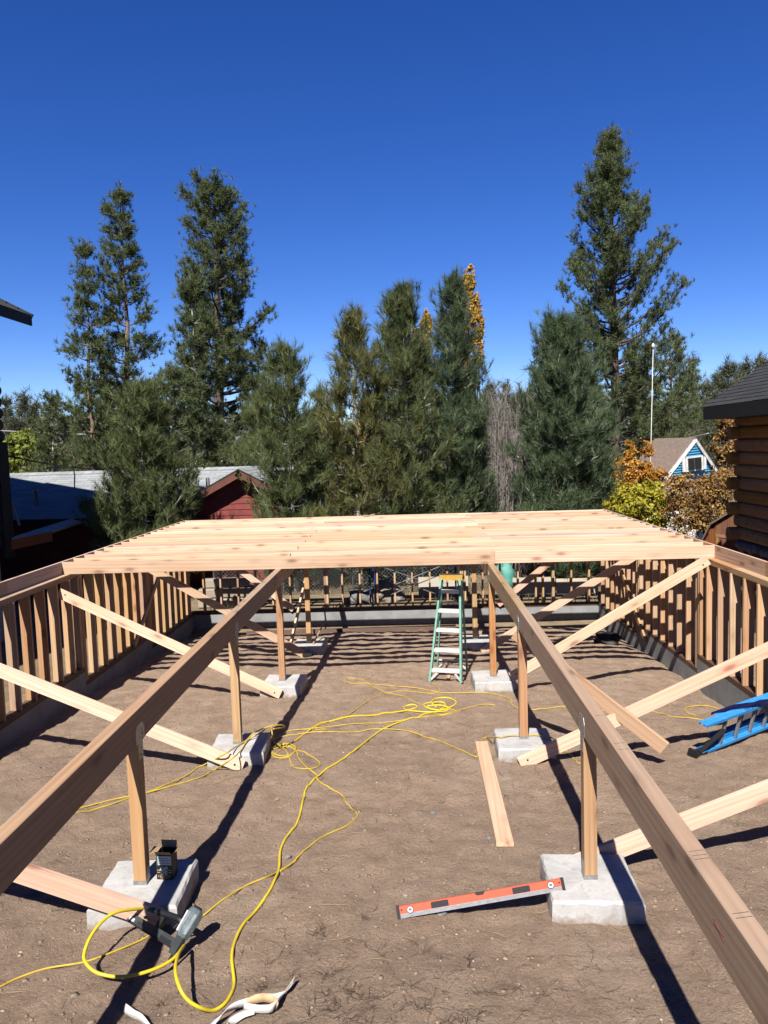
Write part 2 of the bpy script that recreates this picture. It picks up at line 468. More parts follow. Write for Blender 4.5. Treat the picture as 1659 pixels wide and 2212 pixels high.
def ground_mat():
    t = NT('dirt'); v = t.coord()
    a = t.noise(v, 0.45, 4); b = t.noise(v, 4, 7, 0.72); c = t.noise(v, 26, 8, 0.78); f = t.noise(v, 95, 5, 0.75)
    col_ = t.ramp(b, [(0.30, (0.160, 0.108, 0.073)), (0.5, (0.226, 0.157, 0.109)), (0.72, (0.282, 0.203, 0.145))])
    col_ = t.mix(t.ramp(a, [(0.40, 0.0), (0.62, 0.6)]), col_, (0.188, 0.133, 0.096))
    col_ = t.mix(1.0, col_, t.ramp(f, [(0.32, 0.62), (0.5, 1.0), (0.7, 1.28)]), 'MULTIPLY')
    # trodden, dustier patches
    d = t.noise(t.mapping(v, (1.0, 0.55, 1.0)), 1.3, 6, 0.65)
    col_ = t.mix(t.ramp(d, [(0.52, 0.0), (0.68, 0.45)]), col_, (0.270, 0.208, 0.154))
    # pale grit
    v2 = t.n('ShaderNodeTexVoronoi'); v2.inputs['Scale'].default_value = 55; t.l(v, v2.inputs['Vector'])
    t2 = t.n('ShaderNodeSeparateColor'); t.l(v2.outputs['Color'], t2.inputs[0])
    pe = t.math('MULTIPLY', t.ramp(v2.outputs['Distance'], [(0.18, 1.0), (0.32, 0.0)]), t.ramp(t2.outputs[1], [(0.88, 0.0), (0.92, 1.0)]))
    col_ = t.mix(t.math('MULTIPLY', pe, 0.7), col_, (0.31, 0.255, 0.205))
    dk = t.ramp(c, [(0.34, 0.8), (0.44, 0.0)])
    col_ = t.mix(dk, col_, (0.085, 0.058, 0.041))
    h = t.math('ADD', t.math('MULTIPLY', c, 1.0), t.math('ADD', t.math('MULTIPLY', f, 0.35), t.math('MULTIPLY', pe, 0.12)))
    t.bump(h, 1.0, 0.04)
    return t.out(col_, 0.97)
ground_mat()
def needle_litter():
    t = NT('litter'); v = t.coord()
    b = t.noise(v, 3, 6, 0.7); c = t.noise(v, 45, 4, 0.7)
    cc = t.ramp(b, [(0.3, (0.088, 0.066, 0.039)), (0.55, (0.15, 0.113, 0.068)), (0.8, (0.185, 0.141, 0.088))])
    cc = t.mix(t.ramp(c, [(0.35, 0.6), (0.55, 0.0)]), cc, (0.12, 0.085, 0.05))
    t.bump(c, 0.8, 0.03); return t.out(cc, 0.95)
needle_litter()
def hill_mat():
    t = NT('hill'); v = t.coord()
    b = t.noise(v, 0.06, 8, 0.7); c = t.noise(v, 0.35, 4)
    cc = t.ramp(b, [(0.35, (0.055, 0.075, 0.06)), (0.6, (0.12, 0.13, 0.12)), (0.75, (0.24, 0.22, 0.21))])
    return t.out(t.mix(t.ramp(c, [(0.4, 0.5), (0.6, 0.0)]), cc, (0.04, 0.055, 0.05)), 0.95)
hill_mat()
M = MATS

# ------------------------------------------------------------------ ground
PADS_Y = [5.13, 8.18, 11.17, 14.24]
def build_ground():
    xs = np.arange(-6.0, 6.001, 0.04); ys = np.arange(2.6, 17.52, 0.04)
    X, Y = np.meshgrid(xs, ys)
    Z = -0.0725 * (Y - 5.13)
    Z = Z + np.clip((X - 4.6) / 3, 0, 1) * 0.25
    fade = np.clip((6.0 - np.abs(X)) / 0.5, 0, 1) * np.clip((Y - 2.6) / 0.4, 0, 1) * np.clip((17.52 - Y) / 0.2, 0, 1)
    amp = 0.05 * (vnoise(X*0.9, Y*0.9, 1) - 0.5) + 0.034 * (vnoise(X*2.6, Y*2.6, 2) - 0.5) \
        + 0.026 * (vnoise(X*6, Y*6, 3) - 0.5) + 0.024 * (vnoise(X*12.5, Y*12.5, 4) - 0.5)
    rough = np.clip((Y - 13.4) / 1.5, 0, 1) * (0.05 * (vnoise(X*3.3, Y*3.3, 9) - 0.5))
    # earth banked up against the concrete
    bank = 0.03 * np.exp(-np.maximum(4.28 - X, 0) / 0.25) * (0.5 + vnoise(X*2, Y*2, 5)) * (X < 4.6) \
         + 0.03 * np.exp(-np.maximum(X + 5.06, 0) / 0.25) * (0.5 + vnoise(X*2, Y*2, 6)) * (X > -5.4)
    Z = Z + (amp + rough + bank) * fade - 0.14 * np.clip((Y - 16.2) / 0.9, 0, 1)
    # shallow trench left along the concrete
    Z -= 0.17 * np.exp(-np.maximum(4.28 - X, 0) / 0.28) * (X < 4.6) + 0.12 * np.exp(-np.maximum(X + 5.06, 0) / 0.3) * (X > -5.4)
    for cy in PADS_Y:
        for cx in (-1.94, 1.18):
            d = np.maximum(np.abs(X - cx), np.abs(Y - cy)) - 0.30
            Z += 0.045 * np.exp(-np.maximum(d, 0) / 0.07) * (vnoise(X*7, Y*7, 41) ** 1.5) * (d > -0.05)
    rf = np.random.default_rng(17)
    for _ in range(170):
        fx, fy, fa = rf.uniform(-4.8, 4.0), rf.uniform(3.0, 13.5), rf.uniform(0, 6.28)
        sx_ = (X - fx) * np.cos(fa) + (Y - fy) * np.sin(fa); sy_ = -(X - fx) * np.sin(fa) + (Y - fy) * np.cos(fa)
        q2 = (sx_ / 0.14) ** 2 + (sy_ / 0.055) ** 2
        Z += np.where(q2 < 4, -0.014 * np.exp(-q2 * q2) + 0.008 * np.exp(-(q2 - 1.6) ** 2 * 3), 0)
    ny, nx = X.shape
    V = np.stack([X, Y, Z], -1).reshape(-1, 3)
    i = np.arange(ny*nx).reshape(ny, nx)
    T = np.stack([i[:-1, :-1], i[:-1, 1:], i[1:, 1:], i[1:, :-1]], -1).reshape(-1, 4)
    me = tri_mesh('ground', V, T, True)
    tag(link('ground', me, M['dirt']), kind='structure')
    return xs, ys, Z
GX, GY, GZ = build_ground()
def gz(x, y):
    """actual height of the built ground"""
    if GX[0] < x < GX[-1] and GY[0] < y < GY[-1]:
        fx = (x - GX[0]) / 0.04; fy = (y - GY[0]) / 0.04
        i = min(int(fx), len(GX)-2); j = min(int(fy), len(GY)-2); fx -= i; fy -= j
        return float((GZ[j, i]*(1-fx)+GZ[j, i+1]*fx)*(1-fy) + (GZ[j+1, i]*(1-fx)+GZ[j+1, i+1]*fx)*fy)
    return G(x, y)

def build_terrain():
    xs = np.concatenate([-np.geomspace(900, 6.0, 26), np.linspace(-5, 5, 6), np.geomspace(6.0, 900, 26)])
    xs = np.unique(np.round(xs, 3))
    ys = np.concatenate([[-60, -20, -5, 0, 1.5, 2.6], np.linspace(4, 17.5, 10), [17.7, 17.9, 18.2, 18.6], np.linspace(19.2, 24, 6),
                         np.linspace(26, 36, 6), np.geomspace(40, 1500, 16)])
    V = []
    for y in ys:
        for x in xs:
            z = G(x, y)
            if -6.0 < x < 6.0 and 2.6 < y < 17.5: z -= 0.5
            elif abs(abs(x) - 6.0) < 1e-3 or abs(y - 2.6) < 1e-3: z -= 0.004
            else: z -= 0.004
            V.append((x, y, z))
    nx = len(xs)
    F = [(j*nx+i, j*nx+i+1, (j+1)*nx+i+1, (j+1)*nx+i) for j in range(len(ys)-1) for i in range(nx-1)]
    tag(link('terrain', mesh('terrain', V, F, True), M['litter']), kind='structure')
build_terrain()

def build_hills(name, y, x0, x1, hfun, depth):
    n = 160; V = []; rows = 7
    for j in range(rows):
        s = j / (rows - 1)
        for i in range(n + 1):
            x = x0 + (x1 - x0) * i / n
            V.append((x, y + depth * s, -4 + (hfun(x) + 4) * (math.sin(s * math.pi / 2)) + 3 * math.sin(x * 0.13 + j) * s))
    F = [(j*(n+1)+i, j*(n+1)+i+1, (j+1)*(n+1)+i+1, (j+1)*(n+1)+i) for j in range(rows-1) for i in range(n)]
    tag(link(name, mesh(name, V, F, True), M['hill']), kind='structure')
def hill_r(x):
    return 46 + 14 * math.sin(x * 0.009 + 0.4) + 7 * math.sin(x * 0.031 + 1) + 2.5 * math.sin(x * 0.11)
build_hills('hills', 700, -900, 1200, hill_r, 250)

# ------------------------------------------------------------------ timber frame
BCACHE = {}
def board_mesh(L, w, t, mat, bev=0.0):
    k = (round(L, 3), round(w, 4), round(t, 4), mat, bev)
    if k not in BCACHE:
        if bev:
            b = bev; mb = MB()
            prof = [(-t/2+b, -w/2), (t/2-b, -w/2), (t/2, -w/2+b), (t/2, w/2-b), (t/2-b, w/2), (-t/2+b, w/2), (-t/2, w/2-b), (-t/2, -w/2+b)]
            mb.prism(prof, 0, L, 'x')
        else:
            mb = MB().box((0, -t/2, -w/2), (L, t/2, w/2))
        me = mesh('board', mb.v, mb.f); me.materials.append(M[mat]); BCACHE[k] = me
    return BCACHE[k]
def board(name, p, q, w, t, mat, parent=None, hint=(0, 0, 1), bev=0.0):
    """lumber from p to q along its centre line, wide side along hint"""
    p = Vector(p); q = Vector(q); d = (q - p); L = d.length; d.normalize()
    h = Vector(hint); z = (h - d * h.dot(d)).normalized(); y = z.cross(d)
    o = link(name, board_mesh(L, w, t, mat, bev), None, parent)
    mt = Matrix.Identity(4)
    for i in range(3): mt[i][0] = d[i]; mt[i][1] = y[i]; mt[i][2] = z[i]; mt[i][3] = p[i]
    o.matrix_basis = mt
    return o

ZT = 1.424; HB = 0.235; JH = 0.184; T2 = 0.038
XL, XR = -5.195, 4.42
YF, YB = 11.2, 17.62
BL, BR_ = (-1.998, -1.909), (1.138, 1.227)

# joist platform
jp = empty('joist_platform', (0, YF, ZT))
tag(jp, 'platform of bare pale floor joists laid across two beams', 'joist platform')
def jloc(v): return Vector(v) - Vector((0, YF, ZT))
NJ = 17
for k in range(NJ):
    y = YF + T2/2 + k * (YB - YF - T2) / (NJ - 1)
    zc = ZT + JH/2 + random.uniform(-0.005, 0.005)
    if k == 0 or k % 2 == 0:
        xs_ = [XL, 1.24, XR]
    else:
        xs_ = [XL, random.choice([-1.95, 1.15, -1.95]), XR]
    if k in (5, 9, 13): xs_ = [XL, -1.93, 1.2, XR]
    for j in range(len(xs_) - 1):
        off = 0.0 if j % 2 == 0 else T2 + 0.002
        if k == 0 and j == 1: off = 0.002
        a = xs_[j] - (0.12 if (j and k) else 0.0); b = xs_[j+1] + (0.12 if (j < len(xs_)-2 and k) else 0.0)
        if k == 0 and j == 1: a += 0.003
        yy = y + off if not (k == NJ-1 and off) else y - off
        board('joist', jloc((a, yy, zc)), jloc((b, yy, zc + random.uniform(-0.002, 0.002))), JH, T2, random.choice(['fir_fresh', 'fir_pink', 'fir_fresh', 'fir_pink', 'fir_yellow']) if k else 'fir_pink', jp, bev=0.003)
for x in (XL - T2/2 - 0.001, XR + T2/2 + 0.001):
    for a, b in ((5.6, 9.62), (9.625, 13.9), (13.905, YB + 0.03)):
        board('rim_board', jloc((x, a, ZT + JH/2)), jloc((x, b, ZT + JH/2)), JH, T2, 'fir_stud' if b < 12 else 'fir_fresh', jp)

# beams
for (x0, x1), nm, lab in ((BL, 'left', 'long weathered timber beam on posts, left of the two, ending under the joists'),
                          (BR_, 'right', 'long weathered timber beam on posts, right of the two, beside the blue ladder')):
    e = empty('support_beam', ((x0+x1)/2, 1.0, ZT - HB/2)); tag(e, lab, 'beam', 'beams carrying the joists')
    cuts = [0.9, 8.10, 14.3, 17.5]
    for i in range(3):
        board('beam', (0, cuts[i]-1.0 + (0.003 if i else 0), 0), (0, cuts[i+1]-1.0, 0.0), HB, 0.089, 'fir_beam', e, bev=0.004)

# posts, brackets and pads
rows = ['nearest', 'second', 'third', 'farthest']
PADTOP = [0.17, -0.03, -0.25, -0.472]
def pad_mesh(h, seed):
    r = random.Random(seed); n = 9; s = 0.30
    V = []; F = []
    levels = [(-h, 1.02), (-h*0.55, 1.005), (-0.018, 1.0), (0.0, 0.965)]
    per = []
    for i in range(n): per.append((-s + 2*s*i/n, -s))
    for i in range(n): per.append((s, -s + 2*s*i/n))
    for i in range(n): per.append((s - 2*s*i/n, s))
    for i in range(n): per.append((-s, s - 2*s*i/n))
    N = len(per)
    for li, (z, k) in enumerate(levels):
        for (x, y) in per:
            j = r.uniform(-0.004, 0.004) if li < 3 else r.uniform(-0.007, 0.003)
            V.append((x*(k+j/s), y*(k+j/s), z + (r.uniform(-0.008, 0.002) if li == 2 else (r.uniform(-0.003, 0.001) if li == 3 else 0))))
    for li in range(3):
        for i in range(N): F.append((li*N+i, li*N+(i+1) % N, (li+1)*N+(i+1) % N, (li+1)*N+i))
    V.append((0, 0, 0.001)); c = len(V)-1
    for i in range(N): F.append((3*N+i, 3*N+(i+1) % N, c))
    return mesh('concrete_pad', V, F)
padrot = [[2, -2.5], [3, -1.5], [-2, 1], [1, -1]]
for r_ in range(4):
    y = PADS_Y[r_]; zt = PADTOP[r_]
    for side, (x0, x1) in (('left', BL), ('right', BR_)):
        xc = (x0 + x1) / 2
        px = xc + (0.02 if side == 'left' else 0.0); 
        me = pad_mesh(0.42, r_*2 + (side == 'right'))
        o = link('concrete_pad', me, M['concrete_pad'], None, (px, y, zt), (0, 0, R(padrot[r_][side == 'right'])))
        extra = {(0, 'left'): ', box on it', (0, 'right'): ', red level on it'}.get((r_, side), '')
        tag(o, f'square grey concrete pad under the {rows[r_]} post of the {side} beam{extra}', 'concrete pad', 'concrete pads under the posts')
        e = empty('support_post', (xc, y, zt))
        tag(e, f'{rows[r_]} square timber post holding up the {side} beam', 'post', 'posts under the beams')
        top = ZT - HB - zt
        board('post', (0, 0, 0.03), (0, 0, top - 0.001), 0.089, 0.089, 'treated_post', e, hint=(0, 1, 0), bev=0.003)
        mb = MB()
        mb.box((-0.047, -0.047, 0.0), (0.047, 0.047, 0.029))
        for s in (-1, 1):
            mb.box((s*0.0455-0.0012, -0.03, 0.029), (s*0.0455+0.0012, 0.03, 0.12))
        mb.build('base_bracket', M['galvanised'], e)
        mb = MB()
        for s in (-1, 1):
            xx = s*0.0458
            P = [(-0.042, top-0.12), (0.042, top-0.12), (0.042, top-0.0), (0.085, top+0.0), (0.085, top+0.09), (0.055, top+0.13), (-0.055, top+0.13), (-0.085, top+0.09), (-0.085, top), (-0.042, top)]
            mb.prism(P, xx-0.0012, xx+0.0012, 'x')
        cb = mb.build('cap_bracket', M['galvanised'], e)
        mb = MB()
        rr = random.Random(r_ * 5 + (side == 'right'))
        for s in (-1, 1):
            for _ in range(9):
                yy = rr.uniform(-0.06, 0.06); zz = top + rr.uniform(0.01, 0.1) if rr.random() < .6 else top - rr.uniform(0.02, 0.1)
                if zz < top: yy *= 0.5
                mb.box((s*0.0475-0.0015, yy-0.004, zz-0.004), (s*0.0475+0.0015, yy+0.004, zz+0.004))
        tag(mb.build('nail_heads', M['bolt_dark'], cb), kind='stuff')

# foundation walls, stepped
STEPS = [(3.0, 8.42, 0.09), (8.42, 11.47, -0.14), (11.47, 14.52, -0.37), (14.52, 17.66, -0.605)]
def stem(side):
    if side == 'left': xi, xo = -5.06, -5.27
    else: xi, xo = 4.28, 4.49
    mb = MB()
    bot = -1.6
    prof = []
    for (a, b, z) in STEPS: prof += [(a, z), (b, z)]
    poly = [(STEPS[0][0], bot)] + prof + [(STEPS[-1][1], bot)]
    mb.prism([(a, z) for a, z in poly], min(xi, xo), max(xi, xo), 'x')
    o = mb.build('foundation_wall', M['concrete_wall'])
    return o
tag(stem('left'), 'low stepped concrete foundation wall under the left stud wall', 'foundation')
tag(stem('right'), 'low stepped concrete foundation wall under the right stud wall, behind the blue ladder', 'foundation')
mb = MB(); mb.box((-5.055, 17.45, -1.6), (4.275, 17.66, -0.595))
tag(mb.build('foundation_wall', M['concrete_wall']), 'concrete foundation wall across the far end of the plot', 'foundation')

# stud walls
def side_wall(side):
    s = -1 if side == 'left' else 1
    xi = -5.06 if side == 'left' else 4.28
    e = empty('stud_wall', (xi, 6.0, 0))
    tag(e, f'{side} open stud wall of bare timber on stepped concrete', 'stud wall', 'open stud walls')
    xc = s * 0.07
    def P(x, y, z): return (x, y - 6.0, z)
    for z in (ZT - 0.019, ZT - 0.0575):
        for a, b in ((5.6, 10.3 if z > ZT - .03 else 8.9), (10.3 if z > ZT - .03 else 8.9, 14.1), (14.1, YB + 0.0)):
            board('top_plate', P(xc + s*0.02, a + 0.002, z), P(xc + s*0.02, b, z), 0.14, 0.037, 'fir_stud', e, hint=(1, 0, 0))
    for (a, b, z) in STEPS:
        a = max(a, 5.6)
        for k in range(2):
            board('sill_plate', P(xc, a + 0.004, z + 0.019 + 0.038*k), P(xc, b - 0.004, z + 0.019 + 0.038*k), 0.14, 0.037, 'treated_sill', e, hint=(1, 0, 0))
        zs = z + 0.076
        ylist = []
        y = 11.545 - 0.4064 * 14
        while y < 17.6:
            if a - 0.01 < y < b - 0.06: ylist.append(y)
            y += 0.4064
        ylist += [a + 0.03]
        if b < 17: ylist += [b - 0.03, b - 0.075]
        for y in ylist:
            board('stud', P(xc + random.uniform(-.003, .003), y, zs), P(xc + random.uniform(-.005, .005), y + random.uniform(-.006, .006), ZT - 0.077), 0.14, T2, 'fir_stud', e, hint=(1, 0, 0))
        for y in np.arange(a + 0.5, b, 1.22):
            MB().tube([P(xc, y, z + 0.07), P(xc, y, z + 0.17)], 0.009, 6).build('anchor_bolt', M['bolt_dark'], e)
    return e
side_wall('left'); side_wall('right')
e = empty('stud_wall', (0, 17.5, 0))
tag(e, 'far open stud wall of bare timber seen under the joists', 'stud wall', 'open stud walls')
for z in (ZT - 0.019, ZT - 0.0575):
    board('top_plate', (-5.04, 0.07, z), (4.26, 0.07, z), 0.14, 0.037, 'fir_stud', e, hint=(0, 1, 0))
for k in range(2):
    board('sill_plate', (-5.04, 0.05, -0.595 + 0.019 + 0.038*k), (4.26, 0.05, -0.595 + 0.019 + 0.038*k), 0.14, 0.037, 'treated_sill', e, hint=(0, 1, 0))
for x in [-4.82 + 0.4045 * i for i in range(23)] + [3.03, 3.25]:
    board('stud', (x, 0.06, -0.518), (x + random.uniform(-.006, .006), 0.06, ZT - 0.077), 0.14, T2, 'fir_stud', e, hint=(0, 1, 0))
for x in (-1.95, -1.91, 1.17, 1.21):       # packed studs under the beam ends
    board('stud', (x - 0.02, 0.06, -0.518), (x - 0.02, 0.06, ZT - HB - 0.002), 0.14, T2, 'fir_stud', e, hint=(0, 1, 0))
for x in np.arange(-4.6, 4.2, 0.93):
    MB().tube([(x, 0.05, -0.53), (x, 0.05, -0.42)], 0.009, 6).build('anchor_bolt', M['bolt_dark'], e)

# braces
def brace(p, q, lab, w=0.14, mat='fir_fresh', hint=None):
    p = Vector(p); q = Vector(q); d = (q - p).normalized()
    if hint is None: hint = d.cross(Vector((0, 1, 0)))
    o = board('brace_board', p, q, w, T2, mat, None, hint=hint, bev=0.002)
    tag(o, lab, 'brace', 'diagonal brace boards')
    return o
yb = [4.80, 7.845, 10.84, 13.905]
brace((-5.02, yb[0]-0.02, 1.32), (-1.72, yb[0]-0.02, 0.12), 'diagonal brace board ending at the left pad with the cardboard box')
brace((-5.04, yb[1]-0.02, 1.235), (-1.825, yb[1]-0.02, -0.145), 'pale diagonal brace board running down to the left pad with coiled yellow cords')
brace((-5.09, yb[2]-0.02, 1.215), (-1.93, yb[2]-0.02, -0.35), 'diagonal brace board from the left stud wall to the third left pad')
brace((-5.02, yb[3]-0.02, 1.2), (-2.0, yb[3]-0.02, -0.61), 'diagonal brace board from the left stud wall to the farthest left pad')
brace((4.24, 5.475, 1.268), (1.0, 5.475, -0.005), 'diagonal brace board crossing behind the nearest right post, running off to the right')
brace((4.24, yb[1]-0.02, 1.27), (1.09, yb[1]-0.02, -0.17), 'long diagonal brace board from the second right pad passing above the blue ladder')
brace((4.18, yb[2]-0.02, 1.46), (1.40, yb[2]-0.02, -0.17), 'diagonal brace board from the third right pad up to the right stud wall')
brace((4.1, yb[3]-0.02, 1.10), (1.27, yb[3]-0.02, -0.63), 'diagonal brace board from the farthest right pad up to the right stud wall')
brace((1.12, 8.26, 1.12), (2.52, 7.62, 0.055), 'orange-toned brace board hanging from the second right post, its end off the ground', 0.15, 'fir_stud', hint=(0.5, -0.35, 0.8))
brace((-4.75, 17.40, 1.1), (-2.72, 17.40, -0.50), 'diagonal brace board across the left half of the far stud wall')
brace((3.98, 17.40, 1.1), (1.98, 17.40, -0.50), 'diagonal brace board across the right half of the far stud wall')
brace((-5.03, 15.9, 1.3), (-5.03, 13.5, -0.28), 'diagonal brace board nailed flat along the inside of the left stud wall', 0.089, 'fir_stud', hint=(0, 0.5, 0.8))
brace((4.25, 16.6, 1.3), (4.25, 13.9, -0.50), 'diagonal brace board nailed flat along the inside of the right stud wall', 0.089, 'fir_stud', hint=(0, 0.5, 0.8))
brace((-2.15, 17.35, 1.15), (-2.35, 14.55, -0.56), 'narrow brace board from the far stud wall down to the farthest left pad', 0.089, 'fir_fresh', hint=(0, 0.5, 0.8))
brace((1.35, 17.35, 1.15), (1.22, 14.6, -0.52), 'narrow brace board from the far stud wall down to the farthest right pad', 0.089, 'fir_fresh', hint=(0, 0.5, 0.8))

def screw(bo, x, z):
    MB().tube([(x, -0.0195, z), (x, -0.0235, z)], 0.011, 8).build('screw', M['bolt_dark'], bo)
    MB().tube([(x, 0.0195, z), (x, 0.0235, z)], 0.011, 8).build('screw', M['bolt_dark'], bo)
for bo in [o for o in col.objects if o.name.startswith('brace_board')][:8]:
    Lb = max(v.co.x for v in bo.data.vertices)
    screw(bo, Lb - 0.09, -0.01); screw(bo, 0.10, 0.02)
rb = [o for o in col.objects if o.name.startswith('support_beam')][1]
for px_, py_ in ((2262, 2772), (2268, 2786), (2276, 2798), (2384, 2975), (2392, 2990), (2030, 2420), (2042, 2440), (1945, 2330)):
    q = zat(px_/1.507, py_/1.507, ZT) - rb.location
    MB().bar((-0.03, q.y, HB/2 + 0.0006), (0.035, q.y + 0.012, HB/2 + 0.0006), 0.0028, 0.0008, hint=(0, 1, 0)).build('pencil_mark', M['wire_steel'], rb)
for dz in (-0.01, 0.012):
    q = zat(2345/1.507, 2995/1.507, ZT - 0.08) - rb.location
    MB().bar((-0.0452, q.y - 0.05, -0.01 + dz), (-0.0452, q.y + 0.05, 0.004 - dz), 0.004, 0.0008, hint=(0, 0, 1)).build('crayon_mark', M['crayon'], rb)

# plank lying on the ground, long timber by the far foundation
o = board('loose_plank', (0.755, 8.52, gz(0.755, 8.5) + 0.026), (0.70, 5.95, gz(0.70, 6.0) + 0.026), 0.14, T2, 'fir_fresh', None, hint=(1, 0, 0), bev=0.002)
tag(o, 'loose plank lying flat on the bare earth beside the second right pad', 'plank')
o = board('loose_timber', (-3.6, 16.35, gz(-3.6, 16.35) + 0.05), (0.95, 16.45, gz(0.95, 16.45) + 0.06), 0.09, 0.09, 'brown_timber')
tag(o, 'long reddish brown timber lying on the earth before the far foundation', 'timber')

# ------------------------------------------------------------------ small things on the plot
def text_mesh(name, txt, size, mat, parent, M4, bold=False, align='CENTER'):
    cu = bpy.data.curves.new(name, 'FONT'); cu.body = txt; cu.size = size; cu.align_x = align; cu.align_y = 'CENTER'
    cu.extrude = 0.0006
    if bold: cu.offset = size * 0.02
    tmp = bpy.data.objects.new('tmp_text', cu); col.objects.link(tmp)
    dg = bpy.context.evaluated_depsgraph_get()
    me = bpy.data.meshes.new_from_object(tmp.evaluated_get(dg))
    bpy.data.objects.remove(tmp); bpy.data.curves.remove(cu)
    me.materials.clear(); me.materials.append(mat)
    o = link(name, me, None, parent); o.matrix_basis = M4
    return o
def frame(o, x, y, z):
    mt = Matrix.Identity(4)
    for i in range(3): mt[i][0] = x[i]; mt[i][1] = y[i]; mt[i][2] = z[i]; mt[i][3] = o[i]
    return mt

# --- step ladder (green rails, pale treads, yellow cap)
def step_ladder():
    e = empty('step_ladder', (0.53, 11.49, -0.46))
    tag(e, 'green step ladder with pale treads and a yellow top, standing under the joists', 'ladder')
    o = Vector((0.53, 11.49, -0.46))
    fl = Vector((0.238, 11.565, -0.467)) - o; fr = Vector((0.735, 11.42, -0.455)) - o
    rl = Vector((0.395, 12.47, -0.53)) - o; rr = Vector((0.885, 12.26, -0.515)) - o
    tl = Vector((0.47, 11.92, 1.10)) - o; tr = Vector((0.785, 11.85, 1.09)) - o
    back = Vector((0.10, 0.30, 0)).normalized()
    for f, t in ((fl, tl), (fr, tr)):
        m_ = MB(); d = (t - f).normalized()
        m_.bar(f, t, 0.072, 0.006, hint=back)
        side = Vector((1, -0.25, 0)).normalized() * (1 if f is fl else -1)
        for s in (-1, 1):
            off = (back - d * back.dot(d)).normalized() * 0.033 * s + side * 0.014
            m_.bar(f + off, t + off, 0.006, 0.026, hint=back)
        m_.build('front_rail', M['ladder_green'], e)
        MB().box(tuple(f + Vector((-0.022, -0.045, -0.012))), tuple(f + Vector((0.022, 0.05, 0.035)))).build('foot', M['black_plastic'], e)
    tb = Vector((0.02, 0.085, -0.03))
    for f, t in ((rl, tl + tb), (rr, tr + tb)):
        m_ = MB().bar(f, t, 0.045, 0.006, hint=back)
        side = Vector((1, -0.25, 0)).normalized() * (1 if f is rl else -1)
        for s in (-1, 1):
            m_.bar(f + side * 0.01 + back * 0.02 * s, t + side * 0.01 + back * 0.02 * s, 0.005, 0.02, hint=back)
        m_.build('rear_rail', M['ladder_green'], e)
    for z in (0.20, 0.385, 0.565, 0.75, 0.93):
        k = z / 1.0
        k = {0.20: 0.135, 0.385: 0.325, 0.565: 0.515, 0.75: 0.70, 0.93: 0.885}[z]
        a = fl.lerp(tl, k); b = fr.lerp(tr, k)
        d = (b - a).normalized(); m_ = MB()
        m_.bar(a + back * 0.01, b + back * 0.01, 0.085, 0.012, hint=back)
        m_.bar(a - back * 0.03 + Vector((0, 0, -0.02)), b - back * 0.03 + Vector((0, 0, -0.02)), 0.045, 0.006, hint=(0, 0, 1))
        m_.build('tread', M['step_aluminium'], e)
    m_ = MB()
    a = tl + Vector((-0.02, 0, 0.0)); b = tr + Vector((0.02, 0, 0.0))
    m_.bar(a + back * 0.05 + Vector((0, 0, 0.045)), b + back * 0.05 + Vector((0, 0, 0.045)), 0.16, 0.022, hint=back)
    m_.bar(a - back * 0.026 + Vector((0, 0, 0.008)), b - back * 0.026 + Vector((0, 0, 0.008)), 0.052, 0.012, hint=(0, 0, 1))
    m_.bar(a + back * 0.126 + Vector((0, 0, 0.008)), b + back * 0.126 + Vector((0, 0, 0.008)), 0.052, 0.012, hint=(0, 0, 1))
    m_.build('top_cap', M['ladder_yellow'], e)
    for k in (0.12, 0.45, 0.75):
        a = rl.lerp(tl + tb, k); b = rr.lerp(tr + tb, k)
        MB().bar(a, b, 0.028, 0.008, hint=(0, 0, 1)).build('rear_crossbar', M['step_aluminium'], e)
    a = fl.lerp(tl, 0.135); b = fr.lerp(tr, 0.135)
    for f, p in ((fl, a.lerp(b, 0.32)), (fr, a.lerp(b, 0.68))):
        MB().bar(f + Vector((0, 0, 0.03)), p, 0.034, 0.006, hint=(0, 0, 1)).build('tread_brace', M['step_aluminium'], e)
    a = rl.lerp(tl + tb, 0.12); b = rr.lerp(tr + tb, 0.12)
    for f, p in ((rl, a.lerp(b, 0.34)), (rr, a.lerp(b, 0.66))):
        MB().bar(f + Vector((0, 0, 0.03)), p, 0.026, 0.006, hint=(0, 0, 1)).build('rear_brace', M['step_aluminium'], e)
    for kf, kr in ((0.62, 0.60),):
        for f, t, r2 in ((fl, tl, rl), (fr, tr, rr)):
            MB().bar(f.lerp(t, kf), r2.lerp(t + tb, kr), 0.02, 0.004).build('spreader', M['aluminium'], e)
step_ladder()

